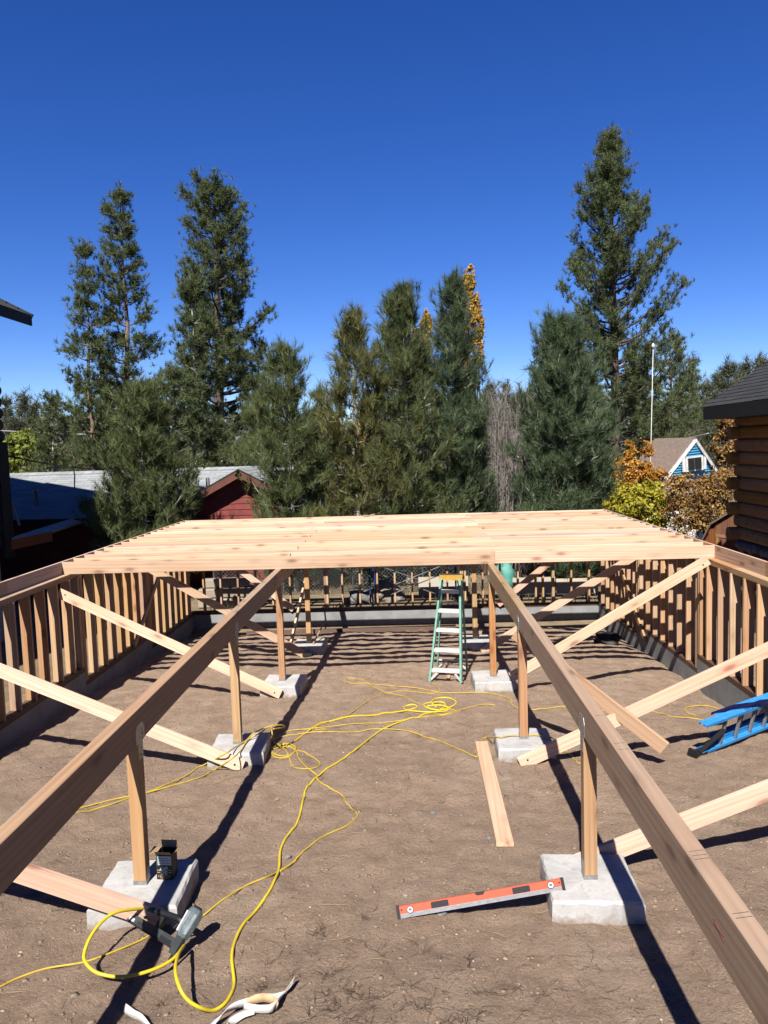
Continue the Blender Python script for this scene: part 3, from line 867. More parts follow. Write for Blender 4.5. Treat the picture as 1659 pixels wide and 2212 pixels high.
# --- blue extension ladder on its edge, tilted toward the beam
def blue_ladder():
    base = Vector((3.03, 8.08, gz(3.03, 8.08) + 0.01))
    d = Vector((1.14, 0.88, 0.0)); d.z = -0.0725 * 0.88 + 0.02; d.normalize()
    w = Vector((-0.16, -0.36, 0.92)); w = (w - d * w.dot(d)).normalized()
    n = w.cross(d).normalized()                      # plane normal of the ladder
    if n.y > 0: n = -n
    e = empty('extension_ladder', base)
    tag(e, 'blue extension ladder lying on its edge beside the right stud wall', 'ladder')
    e.matrix_basis = frame(base, d, w, d.cross(w))
    W = 0.36; L = 4.6
    sgn = 1 if (d.cross(w)).dot(n) > 0 else -1
    def rail(y, lo, hi, z0, up, name):
        m_ = MB(); h = 0.088
        m_.box((lo, y - 0.003, z0 - h/2), (hi, y + 0.003, z0 + h/2))
        for s in (-1, 1):
            m_.box((lo, min(y, y + up*0.030), z0 + s*h/2 - 0.003), (hi, max(y, y + up*0.030), z0 + s*h/2 + 0.003))
        m_.box((lo, y + 0.003, z0 - 0.004), (hi, y + 0.006, z0 + 0.004))
        return m_.build(name, M['ladder_blue'], e)
    rail(0.0, 0.0, L, 0.0, 1, 'rail'); rail(W, -0.05, L, 0.0, -1, 'rail')
    rail(0.03, 0.42, L, -0.10*sgn, 1, 'fly_rail'); rail(W - 0.03, 0.36, L, -0.10*sgn, -1, 'fly_rail')
    for k in range(12):
        x = 0.42 + 0.305 * k
        MB().box((x - 0.016, 0.004, -0.014), (x + 0.016, W - 0.004, 0.014)).build('rung', M['aluminium'], e)
        if k > 1:
            MB().box((x - 0.07, 0.034, -0.10*sgn - 0.014), (x - 0.038, W - 0.034, -0.10*sgn + 0.014)).build('rung', M['aluminium'], e)
    for y in (0.012, W - 0.012):
        m_ = MB().box((-0.10, y - 0.022, -0.05), (0.10, y + 0.012, 0.05)); m_.box((-0.12, y - 0.03, -0.055), (-0.09, y + 0.05, 0.055))
        if y < 0.1: m_.build('foot', M['black_plastic'], e)
    MB().box((0.05, 0.02, -0.012), (0.30, 0.05, 0.012)).build('guide_bracket', M['black_plastic'], e)
    MB().bar((-0.02, 0.03, 0.02), (0.40, 0.20, 0.02), 0.05, 0.01).build('strut', M['black_plastic'], e)
    MB().bar((0.0, W - 0.03, 0.0), (0.40, W - 0.10, 0.0), 0.03, 0.01).build('strut', M['aluminium'], e)
    # writing on the outer face of the upper rail, upside down
    fx, fz = -1, 1
    y = W + 0.0032
    def face(x, z): return frame((x, y, z), (-1, 0, 0), (0, 0, 1 * sgn * -1), (0, 1, 0))
    # text reads upside down seen from the plot: baseline toward the upper edge
    mt = frame((0.90, y, 0.0), (-1, 0, 0), (0, 0, 1), (0, 1, 0)) if sgn < 0 else frame((0.90, y, 0.018), (-1, 0, 0), (0, 0, 1), (0, 1, 0))
    tx = text_mesh('handwriting', 'MANGINI', 0.072, M['ink'], e, mt)
    # oval maker's plate
    m_ = MB(); N = 28
    ring = [(1.50 + 0.19 * math.cos(a), 0.028 * math.sin(a)) for a in [2*math.pi*i/N for i in range(N)]]
    m_.add([(x, y - 0.0005, z) for x, z in ring] + [(x, y + 0.001, z) for x, z in ring],
           [tuple(range(N, 2*N)), tuple(range(N-1, -1, -1))] + [(i, (i+1) % N, N+(i+1) % N, N+i) for i in range(N)])
    pl = m_.build('maker_plate', M['label_white'], e)
    mt = frame((1.50, y + 0.0016, 0.0), (-1, 0, 0), (0, 0, 1), (0, 1, 0))
    text_mesh('lettering', 'WERNER', 0.05, M['ink_blue'], pl, mt, True)
blue_ladder()

# --- red spirit level from the earth to the nearest right pad
def spirit_level():
    a = Vector((-0.150, 4.90, gz(-0.15, 4.9) + 0.002)); b = Vector((0.985, 4.965, 0.172))
    d = (b - a); L = d.length; d.normalize()
    h = Vector((0.10, -0.62, 0.78)); h = (h - d * h.dot(d)).normalized()
    # the level lies tipped back so its broad face looks at the camera
    h = Vector((0, 0.40, 0.92)); h = (h - d * h.dot(d)).normalized()
    n = d.cross(h)
    e = empty('spirit_level', a); tag(e, 'long red spirit level propped from the earth onto the nearest right pad', 'spirit level')
    e.matrix_basis = frame(a, d, -n, h) if (-n).dot(Vector((0, 1, 0))) > 0 else frame(a, d, n, h)
    # local: x along, y away from the camera, z across the broad face
    H = 0.074; th = 0.028
    MB().box((0.022, 0, 0.016), (L - 0.022, th, H)).build('body', M['level_red'], e)
    MB().box((0.022, -0.001, 0.0), (L - 0.022, th + 0.001, 0.0155)).build('lower_edge', M['aluminium'], e)
    MB().box((0.0225, -0.0005, 0.0157), (L - 0.0225, -0.0001, 0.027)).build('wear_strip', M['aluminium'], e)
    for x0, x1 in ((0.0, 0.021), (L - 0.021, L)):
        MB().box((x0, -0.002, -0.002), (x1, th + 0.002, H + 0.002)).build('end_cap', M['black_plastic'], e)
    for x in (0.235, L - 0.235 - 0.12):
        m_ = MB().prism([(x, 0.030), (x + 0.12, 0.030), (x + 0.12, 0.062), (x + 0.115, 0.068), (x + 0.005, 0.068), (x, 0.062)], -0.003, 0.0, 'y')
        hd = m_.build('hand_hole', M['black_plastic'], e)
        m_ = MB()
        for k in range(5): m_.box((x + 0.012 + k*0.021, -0.006, 0.036), (x + 0.024 + k*0.021, -0.003, 0.062))
        tag(m_.build('grip_ribs', M['tool_black'], hd), kind='stuff')
    for x in (0.093, L - 0.093):
        v = MB().tube([(x, -0.006, 0.046), (x, 0.001, 0.046)], 0.023, 20).build('vial_ring', M['black_plastic'], e)
        MB().tube([(x, -0.0075, 0.046), (x, -0.006, 0.046)], 0.019, 20).build('vial_window', M['vial_white'], v)
        MB().box((x - 0.010, -0.009, 0.040), (x + 0.010, -0.0076, 0.054)).build('vial', M['wire_steel'], v)
    m_ = MB().prism([(L/2 - 0.035, H + 0.0006), (L/2 + 0.035, H + 0.0006), (L/2 + 0.022, 0.058), (L/2 - 0.022, 0.058)], -0.001, th + 0.001, 'y')
    m_.build('centre_vial', M['black_plastic'], e)
    for x in (0.034, L - 0.034):
        MB().box((x - 0.006, -0.001, 0.045), (x + 0.006, 0.0, 0.056)).build('hang_hole', M['black_plastic'], e)
spirit_level()

# --- box of fasteners on the nearest left pad
def fastener_box():
    c = Vector((-1.795, 5.20, 0.172))
    e = empty('fastener_box', c, R(-4)); tag(e, 'open black cardboard box of fasteners on the nearest left pad', 'box')
    w, dp, h = 0.058, 0.05, 0.185
    m_ = MB()
    m_.box((-w, -dp, 0), (w, -dp + 0.003, h)); m_.box((-w, dp - 0.003, 0), (w, dp, h))
    m_.box((-w, -dp + 0.003, 0), (-w + 0.003, dp - 0.003, h)); m_.box((w - 0.003, -dp + 0.003, 0), (w, dp - 0.003, h))
    m_.box((-w + 0.003, -dp + 0.003, 0), (w - 0.003, dp - 0.003, 0.004))
    bd = m_.build('carton', M['box_black'], e)
    def flap(p, q, r, s, mt):
        mm = MB().add([p, q, r, s, [p[0], p[1], p[2]-.003], [q[0], q[1], q[2]-.003], [r[0], r[1], r[2]-.003], [s[0], s[1], s[2]-.003]],
                 [(0,1,2,3),(7,6,5,4),(0,4,5,1),(1,5,6,2),(2,6,7,3),(3,7,4,0)])
        mm.build('flap', M[mt], e)
    flap((-w, -dp, h), (w, -dp, h), (w, -dp - 0.03, h + 0.034), (-w, -dp - 0.03, h + 0.034), 'cardboard')
    flap((-w, dp, h), (w, dp, h), (w, dp + 0.012, h + 0.05), (-w, dp + 0.012, h + 0.05), 'cardboard')
    flap((-w, dp, h), (-w, -dp, h), (-w - 0.045, -dp + 0.01, h + 0.012), (-w - 0.045, dp - 0.01, h + 0.012), 'cardboard')
    flap((w, -dp, h), (w, dp, h), (w + 0.04, dp - 0.01, h + 0.03), (w + 0.04, -dp + 0.01, h + 0.03), 'cardboard')
    f = -dp - 0.0008
    MB().box((-w + 0.001, f - 0.0006, 0.10), (w - 0.001, f, 0.176)).build('green_band', M['box_green'], bd)
    MB().box((-w + 0.012, f - 0.0014, 0.108), (w - 0.004, f - 0.0007, 0.172)).build('paper_label', M['label_white'], bd)
    m_ = MB()
    for k in range(4): m_.box((-w + 0.018, f - 0.002, 0.118 + k*0.012), (w - 0.012 - 0.015*(k % 2), f - 0.0015, 0.121 + k*0.012))
    tag(m_.build('label_print', M['ink'], bd), kind='stuff')
    r_ = random.Random(3); m_ = MB()
    for k in range(26):
        x = r_.uniform(-0.026, 0.022); z = r_.uniform(0.036, 0.09); a = r_.uniform(0, 3.14); l = 0.011
        m_.bar((x - l*math.cos(a), f - 0.001, z - l*math.sin(a)), (x + l*math.cos(a), f - 0.001, z + l*math.sin(a)), 0.004, 0.001, hint=(0, 0, 1) if abs(math.cos(a)) > .3 else (1, 0, 0))
    tag(m_.build('nail_picture', M['label_white'], bd), kind='stuff')
    mt = frame((0.0, f - 0.001, 0.024), (1, 0, 0), (0, 0, 1), (0, -1, 0))
    text_mesh('lettering', 'HUTTIG', 0.026, M['print_gold'], bd, mt, True)
    mt = frame((0.0, f - 0.001, 0.0105), (1, 0, 0), (0, 0, 1), (0, -1, 0))
    text_mesh('lettering', 'FASTENERS', 0.013, M['print_gold'], bd, mt)
    for s in (-1, 1):
        for z in (0.05, 0.066): MB().box((s*0.042-0.012, f - 0.0012, z), (s*0.042+0.012, f - 0.0006, z + 0.006)).build('gold_mark', M['print_gold'], bd)
fastener_box()

# --- framing nailer lying against the pad
def nailer():
    # photo positions turned into ground points
    nose = gat(395, 2060, 0.06); tail = gat(258, 1970, 0.10); head = gat(398, 1990, 0.10)
    nose = gat(388, 2048, 0.06); tail = gat(262, 1972, 0.11)
    d = (tail - nose); L = d.length; d.normalize()
    up = Vector((0.36, 0.58, 0.62)); up = (up - d * up.dot(d)).normalized()
    e = empty('nail_gun', nose); tag(e, 'grey-green pneumatic nail gun lying against the nearest left pad', 'nail gun')
    up_n = d.cross(up); zs = 1.0 if up_n.dot(Vector((0, 0, CAM_Z)) - nose) > 0 else -1.0
    e.matrix_basis = frame(nose, d, up, up_n)
    def zb_(a, b): return (min(a*zs, b*zs), max(a*zs, b*zs))
    # local x: along the magazine away from the nose, y: toward the motor end, z: thickness
    m_ = MB().prism([(0.02, -0.012), (L, -0.012), (L, 0.028), (L*0.93, 0.034), (0.02, 0.034)], -0.016, 0.016, 'z')
    mg = m_.build('magazine', M['magazine_grey'], e)
    MB().prism([(0.0, -0.024), (L*0.98, -0.024), (L*0.98, -0.0125), (0.0, -0.0125)], -0.012, 0.012, 'z').build('magazine_rail', M['tool_black'], mg)
    for k in range(12):
        x = 0.07 + k * 0.009
        z0, z1 = zb_(0.0162, 0.0195); MB().box((x, -0.012, z0), (x + 0.004, 0.01, z1)).build('rib', M['tool_black'], mg)
    for x in (L*0.60, L*0.74, L*0.86):
        z0, z1 = zb_(0.0162, 0.018); MB().box((x, -0.008, z0), (x + 0.05, 0.012, z1)).build('slot', M['label_white'] if x > L*0.7 else M['bolt_dark'], mg)
    # motor housing, a stubby faceted cylinder square to the magazine
    pts = [(0.03, 0.055, 0), (0.03, 0.075, 0), (0.03, 0.10, 0), (0.028, 0.16, 0), (0.026, 0.205, 0), (0.025, 0.228, 0), (0.025, 0.236, 0)]
    hs = MB().tube(pts, [0.036, 0.046, 0.050, 0.053, 0.053, 0.045, 0.028], 9).build('motor_housing', M['tool_green'], e)
    MB().tube([(0.026, 0.236, 0), (0.026, 0.246, 0)], [0.03, 0.024], 12).build('exhaust_cap', M['black_plastic'], hs)
    m_ = MB()
    for a in (0.7, 1.57, 2.4):
        c, s = math.cos(a), math.sin(a)*zs
        m_.bar((0.03 + 0.047*c, 0.075, 0.047*s), (0.027 + 0.050*c, 0.20, 0.050*s), 0.018, 0.012, hint=(-s, 0, c))
    tag(m_.build('housing_ridges', M['galvanised'], hs), kind='stuff')
    # nose with driver guide and safety foot
    MB().prism([(0.0, -0.05), (0.05, -0.05), (0.062, 0.06), (0.0, 0.06)], -0.017, 0.017, 'z').build('nose', M['magazine_grey'], e)
    MB().box((0.004, -0.085, -0.010), (0.028, -0.051, 0.010)).build('safety_foot', M['black_plastic'], e)
    MB().bar((0.055, 0.0, 0.024), (0.065, 0.075, 0.03), 0.012, 0.006).build('safety_arm', M['wire_steel'], e)
    # handle from the housing back to the air fitting
    hp = [(0.06, 0.13, 0), (0.13, 0.135, 0), (0.20, 0.128, 0), (0.265, 0.118, 0), (0.30, 0.112, 0)]
    MB().tube(hp, [0.026, 0.021, 0.020, 0.022, 0.024], 10).build('handle', M['tool_black'], e, True)
    MB().box((0.225, 0.034, -0.012), (0.262, 0.10, 0.012)).build('magazine_bridge', M['tool_black'], e)
    tr = MB().tube([(0.10, 0.112, 0), (0.115, 0.095, 0), (0.125, 0.075, 0)], [0.008, 0.008, 0.006], 6).build('trigger', M['black_plastic'], e)
    MB().tube([(0.30, 0.112, 0), (0.335, 0.108, 0)], 0.012, 8).build('air_fitting', M['galvanised'], e)
    cp = [(0.335, 0.108, 0), (0.355, 0.105, 0), (0.42, 0.096, 0.0)]
    MB().tube(cp, [0.014, 0.018, 0.016], 10).build('hose_sleeve', M['hose_green'], e, True)
    return e, e.matrix_basis @ Vector((0.42, 0.096, 0.0))
gun, hose_start = nailer()

# --- yellow air hose and cords
def ground_line(pts, r, lift=0.0):
    out = []
    for p in pts:
        if len(p) == 3:
            q = zat(p[0], p[1], p[2])
        else:
            q = gat(p[0], p[1])
            q.z = gz(q.x, q.y) + r * 0.8 + lift
        out.append(q)
    return out
def cord(name, world_pts, r, mat, lab, n=7, cat='cord', group=None):
    sp = spline(world_pts, n)
    for p in sp: p.z = max(p.z, gz(p.x, p.y) + r * 0.7)
    o = MB().tube(sp, r, 7).build(name, M[mat], None, True)
    tag(o, lab, cat, group)
    return o
c4 = lambda x, y: (0.4 * x, 1659 + 0.4 * y)
gG = lambda x, y: ((820 + 0.7143 * x) / 1.507, (2150 + 0.7143 * y) / 1.507)
z2 = lambda x, y: ((500 + x / 3) / 1.507, (1800 + y / 3) / 1.507)
z1 = lambda x, y: ((x / 3) / 1.507, (2200 + y / 3) / 1.507)
z3 = lambda x, y: ((1550 + x / 3) / 1.507, (1780 + y / 3) / 1.507)
z6 = lambda x, y: ((1947 + x / 3) / 1.507, (1650 + y / 3) / 1.507)
e5 = lambda x, y: ((900 + .4822 * x) / 1.507, (2500 + .4822 * y) / 1.507)
hose = [hose_start]
p_ = zat(*c4(640, 775), 0.27); hose.append(p_)
for (x, y), z in ((c4(560, 820), 0.27), (c4(490, 910), 0.24), (c4(455, 1000), 0.20), (c4(462, 1050), 0.18), (c4(510, 1098), 0.15), (c4(580, 1121), 0.13), (c4(660, 1127), 0.12), (c4(760, 1110), 0.11), (c4(860, 1075), 0.10), (c4(935, 1030), 0.10), (c4(985, 972), 0.11), (c4(992, 962), 0.125)):
    hose.append(zat(x, y, z))
for (x, y), z in ((c4(962, 1010), 0.20), (c4(947, 1090), 0.24), (c4(968, 1180), 0.22), (c4(1012, 1250), 0.17), (c4(1080, 1293), 0.12)):
    hose.append(zat(x, y, z))
hose += ground_line([c4(1150, 1290), c4(1212, 1252), c4(1250, 1190), c4(1263, 1120), c4(1252, 1020), c4(1270, 930), c4(1312, 850), c4(1380, 760), c4(1450, 680), c4(1490, 600), c4(1507, 530), c4(1515, 440), c4(1550, 370), c4(1600, 310), c4(1625, 240), c4(1642, 165)], 0.012)
hose += ground_line([gG(245, 600), gG(265, 570), gG(330, 512), (gG(420, 460)), gG(500, 400), gG(560, 340), gG(610, 312), gG(680, 287), gG(760, 262), gG(810, 243), gG(850, 225), gG(880, 205), gG(870, 192), gG(820, 197), gG(785, 205), gG(800, 218), gG(860, 222), gG(920, 205), gG(928, 188), gG(890, 172), gG(840, 176), gG(818, 195), gG(840, 212)], 0.010)
cord('air_hose', hose, 0.0105, 'yellow_hose', 'thick yellow air hose looping from the nail gun up the middle of the plot', cat='hose')
thin = ground_line([c4(-60, 1200), c4(0, 1175), c4(100, 1130), c4(250, 1080), c4(450, 1045), c4(600, 995), c4(780, 910), c4(920, 850), c4(1060, 800), c4(1200, 720), c4(1330, 650), c4(1450, 600), c4(1512, 543), c4(1600, 480)], 0.008)
thin += ground_line([e5(20, 690), e5(80, 640), e5(200, 540), e5(330, 450), e5(470, 400), e5(545, 335), e5(520, 270), e5(470, 230), e5(440, 180), e5(380, 155), e5(300, 115), e5(270, 80)], 0.008)
thin += ground_line([gG(298, 525), gG(250, 500), gG(215, 460), gG(200, 420), gG(165, 398), gG(110, 405), gG(88, 430), gG(110, 452), gG(165, 452), gG(200, 425), gG(160, 405), gG(100, 418)], 0.008)
cord('yellow_cable', thin, 0.0065, 'yellow_cord', 'thin yellow cord from the left edge under the nail gun to the coil')
cc = ground_line([gG(105, 440), gG(160, 410), gG(205, 418), gG(260, 438), gG(310, 475), gG(290, 500), gG(230, 508), gG(185, 485), gG(165, 440), gG(130, 400), gG(100, 380), gG(120, 355), gG(200, 345), gG(300, 340), gG(400, 340), gG(480, 325), gG(560, 317), gG(700, 322), gG(790, 345), gG(850, 365), gG(900, 395), gG(950, 418)], 0.008)
cc += ground_line([z3(5, 2075), z3(0, 2000), z3(30, 1940), z3(100, 1890)], 0.008)
cc += ground_line([(*z3(205, 1857), -0.018), (*z3(350, 1845), -0.018), (*z3(500, 1842), -0.018), (*z3(600, 1840), -0.018), (*z3(735, 1862), -0.02)], 0.008)
cc += ground_line([z3(800, 1960), z3(900, 2040), z3(960, 2100), z3(1000, 2150), z3(1150, 2170), z3(1180, 2100), z3(1120, 2060), z3(1040, 2090), z3(1090, 2190), z3(1180, 2220)], 0.008)
cord('yellow_cable', cc, 0.0065, 'yellow_cord', 'yellow extension cord crossing the plot and over the second right pad')
ca = ground_line([gG(120, 352), gG(165, 322), gG(250, 322), gG(330, 318), gG(450, 303), gG(560, 288), gG(680, 280), gG(760, 265), gG(870, 248), gG(935, 236), gG(900, 226), gG(830, 236), gG(870, 246), gG(930, 232), gG(1000, 215), gG(1060, 200), gG(1110, 200)], 0.008)
cord('yellow_cable', ca, 0.006, 'yellow_cord', 'thin yellow cord running straight from the second left pad to the middle coil')
cb_ = ground_line([gG(180, 392), gG(240, 345), gG(300, 305), gG(350, 290), gG(450, 272), gG(560, 255), gG(650, 240), gG(720, 228), gG(752, 218), gG(740, 207), gG(705, 207), gG(694, 217), gG(720, 232), gG(800, 240), gG(880, 232), gG(905, 215), gG(860, 205), gG(800, 210)], 0.010)
cord('air_hose', cb_, 0.0105, 'yellow_hose', 'bright yellow hose with a small loop, running to the middle coil', cat='hose')
cd = ground_line([gG(290, 325), gG(335, 325), gG(325, 340), gG(285, 338), gG(280, 322), gG(330, 300), gG(372, 281), gG(440, 250), gG(500, 210), gG(560, 175), gG(620, 152), gG(700, 145), gG(800, 155), gG(855, 148), gG(850, 130), gG(822, 110)], 0.008)
cord('yellow_cable', cd, 0.006, 'yellow_cord', 'yellow cord bowing up the plot to end before the step ladder')
ce = ground_line([gG(790, 212), gG(740, 190), gG(680, 165), gG(615, 150), gG(540, 118), gG(520, 100), gG(480, 88), gG(435, 88), gG(428, 100), gG(470, 112), gG(540, 115), gG(650, 125), gG(760, 132), gG(860, 150)], 0.008)
ce += ground_line([z3(-200, 1440), z3(0, 1437), z3(120, 1442), z3(250, 1468), z3(330, 1495), z3(345, 1530), z3(400, 1568), z3(530, 1585), z3(700, 1575), z3(870, 1560), z3(1100, 1575), z3(1240, 1595)], 0.008)
ce += ground_line([z6(450, 2000), z6(600, 2010), z6(720, 2050), z6(900, 2065), z6(1000, 2075), z6(1150, 2100), z6(1220, 1990), z6(1180, 1950), z6(1050, 1945), z6(900, 1955), z6(850, 1980), z6(880, 2010), z6(960, 2030)], 0.008)
cord('yellow_cable', ce, 0.0065, 'yellow_cord', 'yellow cord looping past the third right pad toward the blue ladder')
for off, lab in ((0, 'upper of two yellow cords draped across the second left pad brace'), (1, 'lower of two yellow cords draped across the second left pad brace')):
    if off == 0:
        P = [zat(*z2(1150, 1690), 0.10), zat(*z2(1110, 1700), 0.12), zat(*z2(1060, 1745), 0.05), zat(*z2(960, 1800), 0.0), zat(*z2(820, 1880), -0.01), zat(*z2(700, 1960), 0.03)]
        P += ground_line([z2(480, 2105), z2(300, 2205), z1(1450, 1160), z1(1250, 1200), z1(1000, 1255), z1(730, 1340), z1(500, 1420)], 0.009)
    else:
        P = [zat(*z2(1170, 1720), 0.14), zat(*z2(1280, 1700), 0.05), zat(*z2(1240, 1680), 0.12), zat(*z2(1110, 1700), 0.14), zat(*z2(970, 1765), 0.02), zat(*z2(900, 1850), -0.01), zat(*z2(850, 1930), -0.01), zat(*z2(750, 2020), 0.02)]
        P += ground_line([z2(600, 2120), z2(430, 2220), z1(1440, 1168), z1(1200, 1240), z1(900, 1330), z1(660, 1410), z1(450, 1480)], 0.009)
    cord('yellow_cable', P, 0.0075, 'yellow_cord', lab)
P = [zat(*z2(1150, 1690), 0.10), zat(*z2(1160, 1780), 0.05)] + ground_line([z2(1165, 1850), z2(1200, 1900), z2(1300, 1890), z2(1390, 1930), z2(1330, 2010), z2(1200, 2000), z2(1150, 1950), z2(1230, 1900), z2(1340, 1920)], 0.009)
cord('yellow_cable', P, 0.0075, 'yellow_cord', 'coil of yellow cord heaped against the second left pad')

# --- white lifting strap, partly rolled
def ribbon(name, pts, w, mat, parent, hints, t=0.003):
    pts = [Vector(p) for p in pts]
    sp = spline(pts, 6); hp = spline([Vector(h) for h in hints], 6)
    V = []; F = []
    for i, p in enumerate(sp):
        d = (sp[min(i+1, len(sp)-1)] - sp[max(i-1, 0)]).normalized()
        h = hp[i] - d * hp[i].dot(d); h.normalize(); n = d.cross(h) * (t/2)
        for s in (-1, 1): V += [p + h*w/2*s + n, p + h*w/2*s - n]
    for i in range(len(sp) - 1):
        b = i*4; c = b + 4
        F += [(b, b+2, c+2, c), (b+1, c+1, c+3, b+3), (b, c, c+1, b+1), (b+2, b+3, c+3, c+2)]
    F += [(0, 1, 3, 2), (len(V)-4, len(V)-2, len(V)-1, len(V)-3)]
    return link(name, mesh(name, V, F, True), M[mat], parent)
sc = lambda x, y: ((350 + .42194 * x) / 1.507, (3100 + .42194 * y) / 1.507)
def sg(x, y, dz=0.02):
    q = gat(*sc(x, y), dz); q.z = gz(q.x, q.y) + dz; return q
strap = empty('lifting_strap', sg(1000, 450, 0)); tag(strap, 'crumpled white webbing strap on the earth at the lower edge', 'strap')
def sl(pts): return [p - strap.location for p in pts]
ribbon('webbing', sl([sg(1440, 200, .06), sg(1380, 300, .03), sg(1300, 350, .025), sg(1200, 345, .03), sg(1060, 350, .05), sg(960, 380, .06), sg(870, 450, .05), sg(800, 530, .03), sg(730, 600, .02)]), 0.04, 'strap_white', strap,
       [(.5, .2, .8), (.6, .3, .5), (.3, .5, .7), (.2, .4, .9), (0, .3, .9), (.3, .2, .8), (.7, .1, .5), (.8, .3, .2), (.8, .4, .1)])
ribbon('webbing', sl([sg(1440, 205, .065), sg(1350, 330, .03), sg(1310, 400, .05), sg(1250, 440, .045), sg(1150, 420, .04), sg(1050, 380, .06)]), 0.04, 'strap_white', strap,
       [(.5, .2, .8), (.5, .2, .7), (.2, .2, .9), (.2, .2, .9), (.1, .3, .9), (0, .2, 1)])
ribbon('webbing_loop', sl([sg(1070, 360, .05), sg(1130, 335, .06), sg(1210, 340, .06), sg(1290, 385, .05), sg(1310, 430, .04)]), 0.045, 'strap_print', strap,
       [(0, .2, 1), (0, .3, 1), (0, .3, 1), (.1, .3, 1), (.2, .2, .9)])
ribbon('webbing', sl([sg(1130, 430, .03), sg(1040, 450, .03), sg(960, 490, .03), sg(900, 540, .03), sg(960, 570, .03), sg(1040, 590, .02)]), 0.04, 'strap_white', strap,
       [(.1, .9, .4), (.2, .9, .3), (.3, .8, .4), (.8, .5, .3), (.2, .9, .2), (.1, 1, .2)])
st2 = empty('lifting_strap', sg(160, 480, 0)); tag(st2, 'short end of white strap lying in the beam shadow at lower left', 'strap')
ribbon('webbing', [p - st2.location for p in (sg(130, 415, .02), sg(200, 480, .025), sg(270, 545, .02), sg(340, 610, .02))], 0.042, 'strap_white', st2, [(.7, -.5, .4), (.7, -.5, .5), (.7, -.5, .4), (.7, -.5, .4)])

# --- sledge leaning on the farthest left pad, black bag, block under the ladder
e = empty('sledgehammer', at(*z2(1500, 1000), 13.85)); tag(e, 'long-handled sledgehammer leaning at the farthest left pad', 'hammer')
h0 = at(*z2(1505, 1005), 13.85); h0.z = gz(h0.x, h0.y) + 0.05; e.location = h0
h1 = at(*z2(1655, 700), 14.55)
MB().tube([(0, 0, 0), h1 - h0], [0.017, 0.014], 8).build('handle', M['handle_wood'], e, True)
MB().bar((-0.09, 0.02, 0), (0.09, -0.02, -0.01), 0.065, 0.065).build('hammer_head', M['bolt_dark'], e)
def lump(name, c, rx, ry, rz, mat, seed, sub=3, amp=0.25, freq=2.0, parent=None):
    import bmesh
    bm = bmesh.new(); bmesh.ops.create_icosphere(bm, subdivisions=sub, radius=1.0)
    r = random.Random(seed); ox, oy = r.uniform(0, 50), r.uniform(0, 50)
    for v in bm.verts:
        p = v.co
        k = 1 + amp * (float(vnoise(np.array([p.x*freq+ox+p.z*1.3]), np.array([p.y*freq+oy-p.z*0.9]), seed)[0]) - 0.5) * 2
        v.co = Vector((p.x*rx*k, p.y*ry*k, p.z*rz*k))
    me = bpy.data.meshes.new(name); bm.to_mesh(me); bm.free()
    if sub >= 3: me.polygons.foreach_set('use_smooth', [True]*len(me.polygons))
    o = link(name, me, M[mat], parent, c)
    return o
q = gat(*z3(1310, 955)); 
o = lump('work_bag', (q.x, q.y + 0.15, gz(q.x, q.y + 0.15) + 0.09), 0.26, 0.2, 0.14, 'bag_black', 4, 4, 0.3, 2.2)
tag(o, 'black slumped bag on the earth by the right foundation wall', 'bag')
q = gat(955, 1291)
q = gat((1370 + .1899*480) / 1.507, (1840 + .1899*1940) / 1.507)
o = board('wood_offcut', (q.x - .02, q.y - .1, gz(q.x, q.y) + .02), (q.x + .01, q.y + .12, gz(q.x, q.y) + .025), 0.05, 0.03, 'fir_stud', None, hint=(1, 0, 0)); tag(o, 'small wood offcut on the earth between the step ladder feet', 'offcut')

# ------------------------------------------------------------------ buildings around the plot
def shingle_field(name, mat, parent, origin, along, upslope, width, length, cw, ch, limit=300, near='low', thick=0.012, skip=None):
    """courses of separate shingles: the first `limit` are parts, the rest one joined part"""
    along = Vector(along).normalized(); upslope = Vector(upslope).normalized(); nrm = along.cross(upslope).normalized()
    if nrm.z < 0: nrm = -nrm
    origin = Vector(origin)
    tilt = upslope * ch * 1.25 + nrm * (-thick * 0.8)
    V0 = [Vector((0, 0, 0)), along * (cw - 0.006), along * (cw - 0.006) + tilt, tilt]
    Vt = [v + nrm * thick for v in V0]
    base = mesh(name, V0 + Vt, [(0, 3, 2, 1), (4, 5, 6, 7), (0, 1, 5, 4), (1, 2, 6, 5), (2, 3, 7, 6), (3, 0, 4, 7)])
    base.materials.append(M[mat])
    items = []
    r = random.Random(5); nrow = int(length / ch)
    for j in range(nrow):
        off = (j % 2) * cw * 0.5 + r.uniform(-0.02, 0.02)
        i = 0; x = -off
        while x < width - 0.02:
            p = origin + along * max(x, 0) + upslope * (j * ch + r.uniform(-0.004, 0.004)) + nrm * (0.004 + r.uniform(0, 0.003))
            if skip is None or not skip(p): items.append(p)
            x += cw
    if near == 'high': items.sort(key=lambda p: -p.z)
    for p in items[:limit]:
        link(name, base, None, parent, p)
    rest = items[limit:]
    if rest:
        m_ = MB(); F = [tuple(f.vertices) for f in base.polygons]; vs = [v.co.copy() for v in base.vertices]
        for p in rest: m_.add([v + p for v in vs], F)
        o = m_.build(name + '_field', M[mat], parent); tag(o, kind='stuff')

